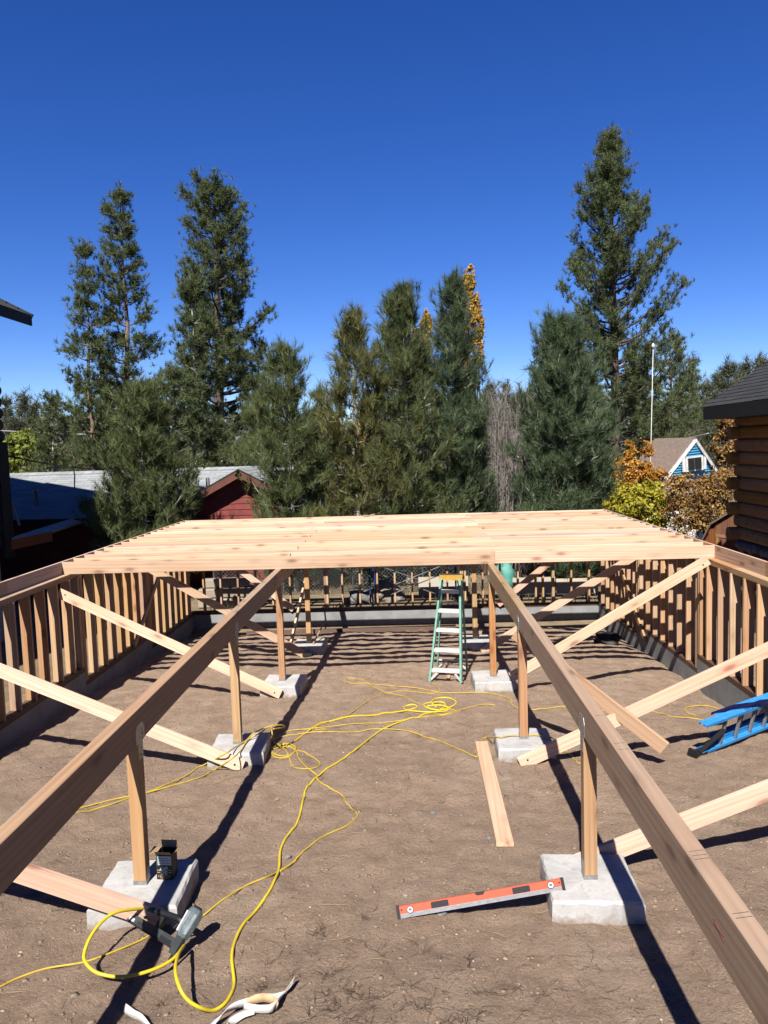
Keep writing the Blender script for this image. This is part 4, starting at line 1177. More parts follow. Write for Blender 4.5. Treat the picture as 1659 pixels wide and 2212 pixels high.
# --- red house beyond the far wall
def red_house():
    e = empty('red_house', (0, 0, 0))
    tag(e, 'red boarded house with a pale grey shingle roof behind the young pines', 'house')
    Yr, Ye = 24.0, 20.9
    zr = CAM_Z - 0.0225 * Yr; ze = CAM_Z - 0.0825 * Ye
    x0, x1 = -17.0, -2.0
    # main body
    m_ = MB(); m_.prism([(Ye + 1.2, -3.0), (Ye + 1.2, ze + 0.25), (Yr, zr - 0.12), (Yr + 3.0, ze + 0.05), (Yr + 3.0, -3.0)], x0 + 0.3, -6.85, 'x')
    m_.build('wall', M['red_siding'], e)
    for a, za, b, zb in ((Ye, ze, Yr, zr), (Yr + 3.6, ze, Yr, zr)):
        m_ = MB(); d = Vector((0, b - a, zb - za)).normalized(); n = Vector((0, -d.z, d.y)); n = n if n.z > 0 else -n
        p, q = Vector((0, a, za)), Vector((0, b, zb))
        if a == Ye:          # ends in the valley beside the cross gable
            c4_ = [Vector((x0, p.y, p.z)), Vector((-7.1, p.y, p.z)), Vector((-4.76, q.y, q.z)), Vector((x0, q.y, q.z))]
            m_.add(c4_ + [c - n*0.1 for c in c4_], [(0,3,2,1),(4,5,6,7),(0,1,5,4),(1,2,6,5),(2,3,7,6),(3,0,4,7)])
        else:
            m_.prism([(p.y, p.z), (q.y, q.z), (q.y - n.y*0.1, q.z - n.z*0.1), (p.y - n.y*0.1, p.z - n.z*0.1)], x0, x1, 'x')
        rf = m_.build('roof', M['shingle_grey'], e)
        if a == Ye:
            up = (q - p).normalized()
            def skip(c): return c.x + 0.34 > -7.1 + (c.y - 20.9) * 0.755 or c.x < -13.2 
            shingle_field('shingle', 'shingle_grey', rf, (x0, a, za), (1, 0, 0), up, x1 - x0, (q - p).length, 0.34, 0.165, 290, 'high', skip=skip)
    m_ = MB()
    for k in range(int((x1 - x0) / 0.34)):
        pass
    for k in range(36):
        x = -13.2 + 0.25 * k
        rc = MB().prism([(-0.15, -0.055), (0, 0.02), (0.15, -0.055), (0.15, -0.07), (0, 0.0), (-0.15, -0.07)], 0, 0.26, 'x')
        rc.build('ridge_cap', M['shingle_grey'], e, loc=(x, Yr, zr + 0.035), rot=(0, R(-1.5), 0))
    # flue and vents on the roof
    p = at(80, 1095, 21.8)
    fl = MB().tube([(p.x, p.y, p.z - 0.1), (p.x, p.y, p.z + 0.42)], 0.045, 10).build('flue_pipe', M['wire_steel'], e)
    MB().tube([(p.x, p.y, p.z + 0.42), (p.x, p.y, p.z + 0.5)], 0.08, 10).build('flue_cap', M['wire_steel'], fl)
    for dx in (0, 0.12):
        p = at(447 + dx * 40, 1050, 22.6)
        MB().tube([(p.x, p.y, p.z - 0.15), (p.x, p.y, p.z + 0.25)], 0.025, 8).build('vent_pipe', M['wire_steel'], e)
    # cross gable facing the plot
    ax, az, yg = -4.76, CAM_Z - 0.023 * 21.5, 21.5
    hw, sl_ = 2.35, 0.53
    zl = az - hw * sl_
    wy = yg + 0.45
    m_ = MB(); 
    m_.prism([(ax - hw + 0.35, -2.5), (ax - hw + 0.35, zl + 0.1), (ax, az - 0.16), (ax + hw - 0.35, zl + 0.1), (ax + hw - 0.35, -2.5)], wy + 0.02, Yr, 'y')
    m_.build('gable_wall', M['red_siding'], e)
    z = -1.2; k = 0
    while z < az - 0.25:                       # separate lap boards
        hb = 0.165; zt2 = z + hb
        half = min(hw - 0.35, max(0.0, (az - 0.2 - zt2) / sl_))
        if half > 0.12:
            m_ = MB().add([(-half, 0, 0), (half, 0, 0), (half, 0.018, hb), (-half, 0.018, hb), (-half, -0.022, 0), (half, -0.022, 0), (half, -0.004, hb), (-half, -0.004, hb)],
                          [(0,1,2,3),(7,6,5,4),(0,4,5,1),(1,5,6,2),(2,6,7,3),(3,7,4,0)])
            m_.build('siding_board', M['red_siding'], e, loc=(ax, wy, z))
        z += hb + 0.004
    for s in (-1, 1):
        P = Vector((ax, 0, az)); Q = Vector((ax + s*hw, 0, zl)); d = (Q - P).normalized(); n = Vector((-d.z, 0, d.x)); n = n if n.z > 0 else -n
        m_ = MB().prism([(P.x, P.z), (Q.x, Q.z), (Q.x - n.x*.07, Q.z - n.z*.07), (P.x - n.x*.07 - 0, P.z - n.z*.07)], yg, Yr + 0.2, 'y')
        rf = m_.build('gable_roof', M['shingle_grey'], e)
        if s == 1:
            shingle_field('shingle', 'shingle_grey', rf, (Q.x, yg + 0.02, Q.z), (0, 1, 0), (P - Q), Yr - yg, (P - Q).length, 0.34, 0.165, 290, 'high')
        c = (P + Q) / 2
        MB().bar((P.x - n.x*.13, yg - 0.02, P.z - n.z*.13), (Q.x - n.x*.13, yg - 0.02, Q.z - n.z*.13), 0.19, 0.035, hint=n).build('barge_board', M['fascia_brown'], e)
        MB().bar((P.x - n.x*.02, yg - 0.03, P.z - n.z*.02), (Q.x - n.x*.02, yg - 0.03, Q.z - n.z*.02), 0.035, 0.03, hint=n).build('drip_edge', M['fascia_black'], e)
    # eave fascia of the main roof
    MB().box((x0, Ye - 0.03, ze - 0.2), (ax - hw - 0.05, Ye - 0.001, ze - 0.005)).build('eave_fascia', M['fascia_black'], e)
    MB().box((ax + hw - 0.34, wy + 0.05, -2.5), (x1 + 0.5, wy + 0.4, -0.35)).build('base_wall', M['concrete_wall'], e)
red_house()

# grey metal roofed outbuilding behind the pines
e = empty('outbuilding', (0, 0, 0)); tag(e, 'low outbuilding with a flat grey metal roof behind the middle pines', 'outbuilding')
a = at(735, 1085, 27); b = at(930, 1082, 27)
MB().box((a.x, 27.2, -3), (b.x, 31, a.z - 0.4)).build('wall', M['dark_wall'], e)
m_ = MB().prism([(26.8, a.z - 0.45), (31.4, a.z + 0.1), (31.4, a.z + 0.02), (26.8, a.z - 0.53)], a.x - 0.3, b.x + 0.3, 'x')
rf = m_.build('roof', M['grey_metal_roof'], e)
for x in np.arange(a.x - 0.2, b.x + 0.3, 0.4):
    MB().bar((x, 26.82, a.z - 0.435), (x, 31.38, a.z + 0.11), 0.03, 0.03).build('seam', M['grey_metal_roof'], rf)

# --- log house at the left edge: only its eave, corner and wrapped lower wall show
def left_house():
    e = empty('log_house', (0, 0, 0)); tag(e, 'dark log house at the left edge with its eave against the sky', 'house')
    Yt = 17.6
    tip = at(65, 680, Yt); xw = at(11, 1000, Yt - 0.9).x
    slope = 0.53; rx = tip.x - 7.5; rzv = tip.z + 7.5 * slope
    Y0 = -6.0
    # roof slabs
    for s in (1, -1):
        P = [(tip.x if s == 1 else 2*rx - tip.x, tip.z), (rx, rzv), (rx, rzv - 0.22), (tip.x if s == 1 else 2*rx - tip.x, tip.z - 0.22)]
        MB().prism(P, Y0, Yt, 'y').build('roof', M['shingle_black'], e)
        MB().bar((P[0][0], Yt + 0.02, P[0][1] - 0.12), (P[1][0], Yt + 0.02, P[1][1] - 0.12), 0.24, 0.04, hint=(0, 0, 1)).build('barge_board', M['fascia_black'], e)
    MB().box((tip.x + 0.001, Y0, tip.z - 0.25), (tip.x + 0.035, Yt, tip.z - 0.03)).build('eave_fascia', M['fascia_black'], e)
    n = 14
    for k in range(n):                          # shingle butts along the rake
        t0 = k / n * 0.5
        x = tip.x - 7.5 * t0; z = tip.z + 7.5 * t0 * slope
        MB().bar((x + 0.03, Yt + 0.05, z + 0.005), (x - 0.27, Yt + 0.05, z + 0.175 - 0.012), 0.03, 0.12, hint=(0, 0, 1)).build('shingle', M['shingle_black'], e)
    # upper log wall
    zb = at(10, 1175, Yt - 1).z
    z = zb + 0.12; k = 0
    while z < tip.z - 0.2:
        o_ = 0.06 if k % 2 else 0.04
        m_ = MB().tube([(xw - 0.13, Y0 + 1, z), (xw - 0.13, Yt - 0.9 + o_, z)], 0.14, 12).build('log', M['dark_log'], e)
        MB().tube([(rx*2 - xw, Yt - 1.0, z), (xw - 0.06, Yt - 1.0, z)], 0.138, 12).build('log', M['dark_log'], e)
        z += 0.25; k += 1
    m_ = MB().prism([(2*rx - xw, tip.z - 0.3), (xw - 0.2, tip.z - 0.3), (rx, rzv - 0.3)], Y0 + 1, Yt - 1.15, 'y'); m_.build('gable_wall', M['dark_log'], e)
    MB().box((2*rx - xw + .2, Y0 + 1, -2), (xw - 0.25, Yt - 1.15, tip.z - 0.3)).build('inner_wall', M['dark_wall'], e)
    MB().box((xw - 0.02, Yt - 1.25, zb - 0.3), (xw + 0.06, Yt - 0.85, at(10, 955, Yt - 0.9).z)).build('corner_board', M['fascia_black'], e)
    # wrapped lower wall
    wr = MB().box((xw - 0.24, Y0 + 1, -2), (xw - 0.06, Yt - 1.3, zb - 0.02)).build('house_wrap', M['house_wrap'], e)
    yw = Yt - 1.3
    # house-wrap lettering near the corner
    for zz, dy, t_, sz in ((at(10, 1196, yw).z, 0.30, 'DVO', 0.22), (at(10, 1262, yw).z, 0.30, 'DVO', 0.22)):
        mt = frame((xw - 0.057, yw - dy, zz), (0, 1, 0), (0, 0, 1), (1, 0, 0))
        text_mesh('lettering', t_, sz, M['ink_blue'], wr, mt, True)
        for s in (-1, 1):
            MB().box((xw - 0.0595, yw - dy - 0.28, zz + s*0.16 - 0.012), (xw - 0.057, yw - dy + 0.28, zz + s*0.16 + 0.012)).build('printed_bar', M['ink_blue'], wr)
    # lean-to roof with a wooden fascia
    a = at(112, 1140, Yt + 0.3); b = at(22, 1168, Yt - 1.0)
    m_ = MB().add([(xw, Yt + 2.2, a.z + 0.05), (a.x, Yt + 2.0, a.z - 0.02), (a.x, Yt + 0.3, a.z - 0.08), (xw, Yt - 1.2, b.z + 0.05),
                   (xw, Yt + 2.2, a.z - 0.0), (a.x, Yt + 2.0, a.z - 0.07), (a.x, Yt + 0.3, a.z - 0.13), (xw, Yt - 1.2, b.z - 0.0)],
                  [(0,3,2,1),(4,5,6,7),(0,1,5,4),(1,2,6,5),(2,3,7,6),(3,0,4,7)])
    m_.build('lean_to_roof', M['grey_metal_roof'], e)
    MB().bar((a.x, Yt + 0.27, a.z - 0.2), (xw - .02, Yt - 1.22, b.z - 0.1), 0.22, 0.04, hint=(0, 0, 1)).build('lean_to_fascia', M['shed_board'], e)
    q0 = at(24, 1080, Yt + 0.8); q1 = at(42, 1135, Yt + 0.6)
    MB().bar(q0, q1, 0.06, 0.04).build('roof_strut', M['grey_timber'], e)
left_house()

# --- log cabin at the right edge
def log_cabin():
    e = empty('log_cabin', (0, 0, 0)); tag(e, 'brown log cabin with black shingles at the right edge, on a stone base', 'cabin')
    Yc = 15.1
    c = at(1592, 1000, Yc); xc = c.x
    zb = CAM_Z - 0.133 * Yc; ztp = CAM_Z + 0.028 * Yc
    Y0 = 1.0
    n = 10; step = (ztp - zb) / n
    for k in range(n):
        z = zb + (k + 0.5) * step; out = 0.16 if k % 2 == 0 else -0.02
        # side log with a flattened outer face
        m_ = MB(); r = step * 0.54; prof = []
        for a in range(14):
            t = 2 * math.pi * a / 14
            prof.append((max(r * math.cos(t), -r*0.80), r * math.sin(t) * 0.98))
        m_.prism([(xc + r*0.8 + px, z + pz) for px, pz in prof], Y0, Yc + (0.02 if k % 2 == 0 else 0.14), 'y')
        m_.build('log', M['log_brown'], e)
        m_ = MB(); m_.prism([(Yc + px, z + step*0.0 + pz) for px, pz in [(q[0]*0.9, q[1]*0.97) for q in prof]], xc - out, xc + 4.5, 'x')
        m_.build('log', M['log_brown'], e)
    MB().box((xc + 0.2, Y0, -1.5), (xc + 4.4, Yc - 0.1, ztp)).build('inner_wall', M['dark_wall'], e)
    MB().box((xc + 0.02, Y0, ztp - 0.02), (xc + 0.25, Yc + 0.1, ztp + 0.16)).build('wall_plate', M['log_brown'], e)
    # roof: eave along the side, gable end far
    Yt = Yc + 0.12
    tip = at(1523, 880, Yt); xe = tip.x; ze = tip.z
    pk = at(1659, 789, Yt); sl_ = (pk.z - ze) / (pk.x - xe)
    W = 6.0
    m_ = MB().prism([(xe, ze), (xe + W, ze + W*sl_), (xe + W, ze + W*sl_ - 0.12), (xe, ze - 0.12)], Y0 - 2, Yt, 'y')
    rf = m_.build('roof', M['shingle_black'], e)
    up = Vector((1, 0, sl_)).normalized()
    shingle_field('shingle', 'shingle_black', rf, (xe - 0.02, Yt - 8.5, ze - 0.005), (0, 1, 0), up, 8.52, 2.6, 0.32, 0.14, 300, 'low', 0.014,
                  skip=lambda p: p.y < 10.5)
    MB().box((xe - 0.035, Y0 - 2, ze - 0.24), (xe - 0.001, Yt, ze - 0.0)).build('eave_fascia', M['fascia_black'], e)
    MB().bar((xe, Yt + 0.02, ze - 0.12), (xe + W, Yt + 0.02, ze + W*sl_ - 0.12), 0.24, 0.04, hint=(0, 0, 1)).build('barge_board', M['fascia_black'], e)
    MB().box((xe, Y0 - 2, ze - 0.24), (xc + 0.1, Yt - 0.05, ze - 0.21)).build('soffit', M['fascia_black'], e)
    # river-stone base
    fb = MB().box((xc + 0.06, Y0, -1.5), (xc + 0.4, Yc - 0.05, zb - 0.01)).build('stone_base', M['mortar'], e)
    r = random.Random(9)
    z = zb - 0.12; row = 0
    while z > zb - 1.05:
        y = 9.2 + r.uniform(0, 0.1)
        while y < Yc - 0.05:
            s = r.uniform(0.075, 0.125)
            o = lump('stone', (xc + 0.06, y + s, z + r.uniform(-0.02, 0.02)), 0.09, s, s * r.uniform(0.8, 1.15), 'river_stone', r.randint(0, 9999), 2, 0.12, 1.2, fb)
            o.data.polygons.foreach_set('use_smooth', [True]*len(o.data.polygons))
            y += s * 1.9
        z -= 0.2; row += 1
log_cabin()

# --- gambrel garden shed
def shed():
    Ys = 19.5
    a = at(1516, 1182, Ys); w = 1.75
    e = empty('garden_shed', (a.x, Ys, -0.7), R(-45)); tag(e, 'small brown gambrel-roofed garden shed between the rust bush and the cabin', 'shed')
    top = at(1562, 1117, Ys).z + 0.95; h1 = top - 0.95
    P = [(0.0, 0), (0.0, h1), (0.28, top - 0.42), (w/2, top), (w - 0.28, top - 0.42), (w, h1), (w, 0)]
    MB().prism(P, 0.04, 2.4, 'y').build('wall', M['shed_board'], e)
    for i in range(11):
        x = i * w / 11; xm = x + w / 22
        zt = np.interp(xm, [0, 0.28, w/2, w - 0.28, w], [h1, top - 0.42, top, top - 0.42, h1]) - 0.02
        board('wall_board', (xm, 0.025, 0.0), (xm, 0.025, zt), w/11 - 0.008, 0.02, 'shed_board', e, hint=(1, 0, 0))
    d0, d1 = 0.42, w - 0.42
    dr = MB().box((d0, -0.015, 0.1), (d1, 0.012, top - 0.72)).build('door', M['shed_board'], e)
    for x in (d0 - 0.05, d1 - 0.01):
        MB().box((x, -0.03, 0.05), (x + 0.06, 0.0145, top - 0.66)).build('door_trim', M['log_brown'], dr)
    MB().box((d0 - 0.05, -0.032, top - 0.72), (d1 + 0.05, 0.0142, top - 0.65)).build('door_head', M['log_brown'], dr)
    for i in range(5):
        MB().box((d0 + 0.06 + i*0.18, -0.02, 0.12), (d0 + 0.065 + i*0.18, -0.0155, top - 0.75)).build('groove', M['dark_wall'], dr)
    Q = [(-0.10, h1 - 0.10), (0.24, top - 0.37), (w/2, top + 0.05), (w - 0.24, top - 0.37), (w + 0.10, h1 - 0.10)]
    for i in range(4):
        (xa, za), (xb, zb_) = Q[i], Q[i+1]
        d = Vector((xb - xa, 0, zb_ - za)).normalized(); n = Vector((-d.z, 0, d.x))
        m_ = MB().prism([(xa, za), (xb, zb_), (xb - n.x*.04, zb_ - n.z*.04), (xa - n.x*.04, za - n.z*.04)], -0.10, 2.5, 'y')
        rf = m_.build('roof', M['shingle_brown'], e)
        if i >= 2:
            L = (Vector((xb, 0, zb_)) - Vector((xa, 0, za))).length
            shingle_field('shingle', 'shingle_brown', rf, (xb, -0.1, zb_), (0, 1, 0), -d, 2.6, L + 0.05, 0.3, 0.14, 70, thick=0.01)
shed()

# --- blue house far right
def blue_house():
    Yb = 31.0; kk = Yb / 52.0
    e = empty('blue_house', (0, 0, 0)); tag(e, 'blue steep-roofed house with white trim among the autumn bushes', 'house')
    ap = at(1502, 947, Yb); bl = at(1437, 1032, Yb); br = at(1550, 1018, Yb + 1.0)
    apb = at(1416, 949, Yb + 4); blb = at(1352, 1035, Yb + 4)
    def quad(name, a, b, c, d, t, mat, parent=e):
        a, b, c, d = map(Vector, (a, b, c, d)); n = (b - a).cross(d - a).normalized() * t
        return MB().add([a, b, c, d, a + n, b + n, c + n, d + n], [(0,3,2,1),(4,5,6,7),(0,1,5,4),(1,2,6,5),(2,3,7,6),(3,0,4,7)]).build(name, M[mat], parent)
    gw = bl + (br - bl)
    # gable wall set back a little under the rake
    back = (apb - ap).normalized()
    A, L_, R_ = ap + back*0.05 + Vector((0, 0, -0.12)), bl + back*0.05 + Vector((0.14, 0, 0)), br + back*0.05 + Vector((-0.14, 0, 0))
    low = Vector((0, 0, -4.5))
    MB().add([A, L_, R_, A + back*4, L_ + back*4, R_ + back*4, L_ + low, R_ + low, L_ + back*4 + low, R_ + back*4 + low],
             [(0,1,2),(3,5,4),(1,6,7,2),(0,3,4,1),(0,2,5,3),(1,4,8,6),(2,7,9,5),(4,5,9,8)]).build('wall', M['blue_siding'], e)
    # horizontal lap boards on the gable
    hgt = A.z - max(L_.z, R_.z)
    for k in range(13):
        t = (k + 0.5) / 13.5
        a = A.lerp(L_, t); b = A.lerp(R_, t); f = (-back) * 0.04
        MB().bar(a + f + (b - a)*0.02, b + f - (b - a)*0.02, hgt/13.5*0.97, 0.03, hint=(0, 0.2, 1)).build('siding_board', M['blue_siding'], e)
    quad('roof', ap, bl, blb, apb, -0.06, 'brown_roof')
    quad('roof', ap, apb, br + (apb - ap), br, -0.06, 'brown_roof')
    n_ = (bl - ap).cross(apb - ap).normalized(); n_ = n_ if n_.z > 0 else -n_
    for k in range(1, 19):
        a = ap.lerp(bl, k/19) + n_*0.03; b = apb.lerp(blb, k/19) + n_*0.03
        MB().bar(a, b, 0.035, 0.03).build('shingle_course', M['brown_roof'], e)
    for p, q in ((ap, bl), (ap, br)):
        MB().bar(p - back*0.02 + Vector((0, 0, -0.07)), q - back*0.02 + Vector((0, 0, -0.07)), 0.13, 0.04, hint=(0, 0, 1)).build('rake_trim', M['white_trim'], e)
    # window with white shutters
    wc = A.lerp((L_ + R_)/2, 0.66) - back*0.1; ax_ = (R_ - L_).normalized(); upv = Vector((0, 0, 1))
    def panel(name, cx, w, h, off, mat, parent):
        cx, w, h = cx*kk, w*kk, h*kk; c = wc + ax_*cx - back*off
        return MB().bar(c - ax_*w/2, c + ax_*w/2, h, 0.06, hint=upv).build(name, M[mat], parent)
    wf = panel('window', 0, 1.5, 1.0, 0.06, 'white_trim', e)
    for s in (-1, 1):
        panel('pane', s*0.30, 0.50, 0.78, 0.12, 'glass_dark', wf)
        panel('shutter', s*0.92, 0.2, 0.95, 0.07, 'white_trim', e)
    # lower brown roof in front
    p0 = at(1437, 1036, Yb - 0.1); p1 = at(1555, 1034, Yb - 0.1)
    quad('porch_roof', p0, p1, at(1560, 1062, Yb - 2.0), at(1415, 1066, Yb - 2.0), 0.15, 'brown_roof')
    pw = at(1420, 1050, Yb - 1)
    MB().box((pw.x - 0.6, Yb - 1.5, pw.z - 2.0), (pw.x + 1.3, Yb - 1.3, pw.z - 0.2)).build('porch_wall', M['white_trim'], e)
blue_house()

# --- antenna mast
a = at(1400, 1060, 30.0); b = at(1411, 750, 30.0)
e = empty('antenna_mast', (a.x, a.y, a.z)); tag(e, 'tall thin white mast with a small ball tip beside the blue house', 'mast')
MB().tube([(0, 0, -3), (b - a)], [0.02, 0.014], 8).build('mast', M['antenna_white'], e, True)
MB().tube([(b - a) + Vector((0, 0, -.05)), (b - a) + Vector((0, 0, .06)), (b - a) + Vector((0, 0, .16))], [0.04, 0.07, 0.02], 10).build('tip', M['antenna_white'], e, True)

# --- overhead wires at the left
def wire(p, q, sag, r, mat, lab):
    P = [p.lerp(q, i/14) - Vector((0, 0, sag*4*(i/14)*(1-i/14))) for i in range(15)]
    tag(MB().tube(P, r, 5).build('overhead_wire', M[mat], None, True), lab, 'wire')
wire(at(18, 985, 17.2), at(250, 1012, 33), 0.12, 0.02, 'cable', 'dark sagging wire from the left log house toward the pines')
wire(at(2, 930, 60), at(420, 942, 52), 0.1, 0.035, 'cable_pale', 'pale overhead wire crossing behind the left pines')
wire(at(1440, 953, 46), at(1530, 936, 40), 0.05, 0.03, 'cable_pale', 'pale overhead wire above the blue house roof')

# ------------------------------------------------------------------ things behind the far wall
# chain-link fence
def chain_fence():
    Yf = 20.3; x0, x1 = -5.3, 2.2; zg = -0.72; h = 1.15
    e = empty('chain_link_fence', (x0, Yf, zg)); tag(e, 'chain-link fence between the far stud wall and the red house', 'fence')
    V = []; F = []; cell = 0.10; w = 0.0035
    m_ = MB(); L = x1 - x0; n = int(L / cell)
    for i in range(-int(h/cell), n):
        for s in (1, -1):
            a0 = i * cell if s == 1 else i * cell + h
            p = Vector((a0, 0.004*s, 0)); q = Vector((a0 + s*h, 0.004*s, h))
            if p.x < 0:
                t = -p.x / (q.x - p.x) if q.x != p.x else 0; p = p.lerp(q, t) if s == 1 else p
            if q.x > L: q = p.lerp(q, (L - p.x) / (q.x - p.x))
            if s == -1 and q.x < 0: q = p.lerp(q, p.x / (p.x - q.x))
            if p.x > L: p = q.lerp(p, (L - q.x)/(p.x - q.x)) 
            if (q - p).length > 0.02: m_.bar(p, q, w*2, w*2, hint=(0, 1, 0))
    tag(m_.build('wire_mesh', M['wire_steel'], e), kind='stuff')
    for k in range(5):
        MB().tube([(k * L/4, 0.03, -0.2), (k * L/4, 0.03, h + 0.05)], 0.022, 8).build('fence_post', M['wire_steel'], e)
    MB().tube([(0, 0.03, h), (L, 0.03, h)], 0.016, 8).build('top_rail', M['wire_steel'], e)
chain_fence()

# scaffold frames with cross braces
def scaffold():
    Ys = 18.75
    e = empty('scaffold', (0, Ys, -0.72)); tag(e, 'dark blue scaffold frames with crossed braces standing behind the far wall', 'scaffold')
    xa, xb = at(800, 1280, Ys).x, at(985, 1280, Ys).x
    zt = at(890, 1222, Ys).z + 0.72
    for x in (xa, xb):
        for dx, dy in ((0, 0), (0.16, 0.5), (0.07, 1.2)):
            MB().tube([(x + dx, dy, 0), (x + dx, dy, zt + 0.6)], 0.022, 8).build('upright', M['scaffold_blue'], e)
        for z in (0.3, zt - 0.2):
            MB().tube([(x, 0, z), (x + 0.07, 1.2, z)], 0.018, 6).build('ledger', M['scaffold_blue'], e)
    MB().bar((xa - 0.1, 0.1, zt + 0.0), (xb + 0.5, 0.1, zt + 0.0), 0.06, 0.3).build('deck_board', M['step_aluminium'], e)
    for dy in (0.0, 1.2):
        for za, zb_ in ((0.05, zt - 0.1), (zt - 0.1, 0.05)):
            MB().tube([(xa, dy, za), (xb, dy, zb_)], 0.012, 6).build('cross_brace', M['scaffold_steel'], e)
scaffold()

# spare scaffold parts and rubble outside the right stud wall
e = empty('scaffold', (5.25, 8.6, G(5.25, 8.6))); tag(e, 'blue scaffold frame standing outside the right stud wall', 'scaffold')
for dy in (0.0, 1.35):
    MB().tube([(0, dy, 0), (0, dy, 1.5)], 0.022, 8).build('upright', M['scaffold_blue'], e)
for z in (0.35, 0.9, 1.42):
    MB().tube([(0, 0, z), (0, 1.35, z)], 0.018, 8).build('ledger', M['scaffold_blue'], e)
for k, (x, y, sz, wh) in enumerate(((4.95, 10.4, 0.15, 'nearest the step in the right foundation'), (5.15, 10.9, 0.2, 'largest of those outside the right stud wall'), (4.95, 11.6, 0.12, 'small one outside the right stud wall'), (5.1, 9.6, 0.13, 'beside the outer scaffold frame'))):
    o = lump('rock', (x, y, G(x, y) + sz*0.4), sz*1.1, sz, sz*0.8, 'rock_pale', 140 + k, 3, 0.35, 1.6)
    o.data.polygons.foreach_set('use_smooth', [False]*len(o.data.polygons)); tag(o, 'pale rock, ' + wh, 'rock', 'rocks outside the right stud wall')

def slab(name, x0d, x1d, ytop, ybot, Y, mat, lab, lean=0.12, t=0.02, cat='panel', group=None):
    a = at(x0d, ybot, Y); b = at(x1d, ybot, Y); c = at(x1d, ytop, Y)
    h = c.z - b.z; zb = -0.72
    h = h + (b.z - zb)
    o = board(name, (a.x, Y, zb + h/2), (b.x, Y, zb + h/2), h, t, mat, None, hint=(0, lean, 1))
    tag(o, lab, cat, group); return o
slab('plywood_sheet', 905, 1012, 1244, 1300, 19.7, 'plywood', 'pale plywood sheet standing behind the scaffold', group='plywood sheets')
slab('plywood_sheet', 1108, 1200, 1246, 1290, 19.4, 'plywood', 'weathered plywood sheet standing right of the teal bundle', group='plywood sheets')
slab('plywood_sheet', 1202, 1292, 1248, 1290, 19.42, 'plywood', 'weathered plywood sheet nearest the right stud wall, behind the far wall', group='plywood sheets')
yy = 18.9
for k, (z, dy, xa, xb) in enumerate(((-0.60, 0, 430, 565), (-0.60, 0.3, 425, 560), (-0.36, 0.05, 430, 540), (-0.36, 0.33, 432, 552), (-0.13, 0.18, 440, 535))):
    a = at(xa, 1290, yy); b = at(xb, 1290, yy)
    names_ = ['front bottom', 'rear bottom', 'front middle', 'rear middle', 'top']
    o = board('stacked_timber', (a.x, yy + dy, z), (b.x, yy + dy + 0.05, z), 0.22, 0.24, 'grey_timber', None, bev=0.02)
    tag(o, f'weathered grey timber, {names_[k]} one of the stack behind the far wall', 'timber', 'stacked grey timbers')
rk = random.Random(21)
for k, (x, y, s, mt, lab) in enumerate(((775, 1292, 0.30, 'rock_grey', 'low grey rock left of the scaffold'), (805, 1290, 0.32, 'rock_pale', 'pale rough rock between the scaffold uprights'),
                                   (832, 1284, 0.40, 'rock_pale', 'large pale boulder behind the scaffold'), (850, 1275, 0.30, 'rock_grey', 'grey rock at the right of the rock pile'),
                                   (790, 1300, 0.2, 'rock_grey', 'small grey rock before the scaffold foot'))):
    p = at(x, y, 19.1 + 0.1 * k)
    o = lump('rock', (p.x, p.y, -0.72 + s*0.35), s*1.1, s*0.8, s*0.75, mt, 30 + k, 3, 0.35, 1.6)
    o.data.polygons.foreach_set('use_smooth', [False]*len(o.data.polygons))
    tag(o, lab, 'rock', 'rocks behind the far wall')
p = at(1090, 1252, 20.0)
tag(lump('tarp_bundle', (p.x, p.y, p.z), 0.26, 0.26, 0.42, 'teal_tarp', 77, 4, 0.3, 2.5), 'teal tarpaulin bundle behind the right end of the far wall', 'tarp')

# ------------------------------------------------------------------ vegetation
def rot_frames(D_):
    """two perpendiculars for each direction"""
    D_ = D_ / np.linalg.norm(D_, axis=1, keepdims=True)
    ref = np.where(np.abs(D_[:, 2:3]) < 0.9, np.array([[0, 0, 1.0]]), np.array([[1.0, 0, 0]]))
    A = np.cross(D_, ref); A /= np.linalg.norm(A, axis=1, keepdims=True)
    B = np.cross(D_, A)
    return D_, A, B
def needle_mesh(P, D_, S, nn, width, r, spread=(0.25, 1.15), bj=(-0.55, 0.35)):
    """tufts: nn thin triangles fanning from each point along its direction"""
    n = len(P); D_, A, B = rot_frames(D_)
    ph = r.uniform(0, 2*np.pi, (n, nn)); th = r.uniform(spread[0], spread[1], (n, nn)); ln = S[:, None] * r.uniform(0.65, 1.1, (n, nn))
    dirs = D_[:, None, :]*np.cos(th)[..., None] + (A[:, None, :]*np.cos(ph)[..., None] + B[:, None, :]*np.sin(ph)[..., None])*np.sin(th)[..., None]
    base = P[:, None, :] + D_[:, None, :] * (S[:, None, None] * r.uniform(bj[0], bj[1], (n, nn, 1)))
    tip = base + dirs * ln[..., None]
    tip[..., 2] -= 0.06 * ln
    w = np.cross(dirs, r.normal(size=(n, nn, 3))); w /= (np.linalg.norm(w, axis=2, keepdims=True) + 1e-9)
    w *= width
    V = np.stack([base - w, base + w, tip], 2).reshape(-1, 3)
    T = np.arange(len(V)).reshape(-1, 3)
    return V, T
def limb_tubes(paths, radii, n=4):
    V = []; F = []; b = 0
    for P, rr in zip(paths, radii):
        P = np.asarray(P); k = len(P)
        dd = np.gradient(P, axis=0); _, A, B = rot_frames(dd)
        for i in range(k):
            for a in range(n):
                t = 2*np.pi*a/n
                V.append(P[i] + (A[i]*np.cos(t) + B[i]*np.sin(t)) * rr[i])
        for i in range(k-1):
            for a in range(n): F.append((b+i*n+a, b+i*n+(a+1) % n, b+(i+1)*n+(a+1) % n, b+(i+1)*n+a))
        b += k*n
    return V, F
NT_COUNT = [0]
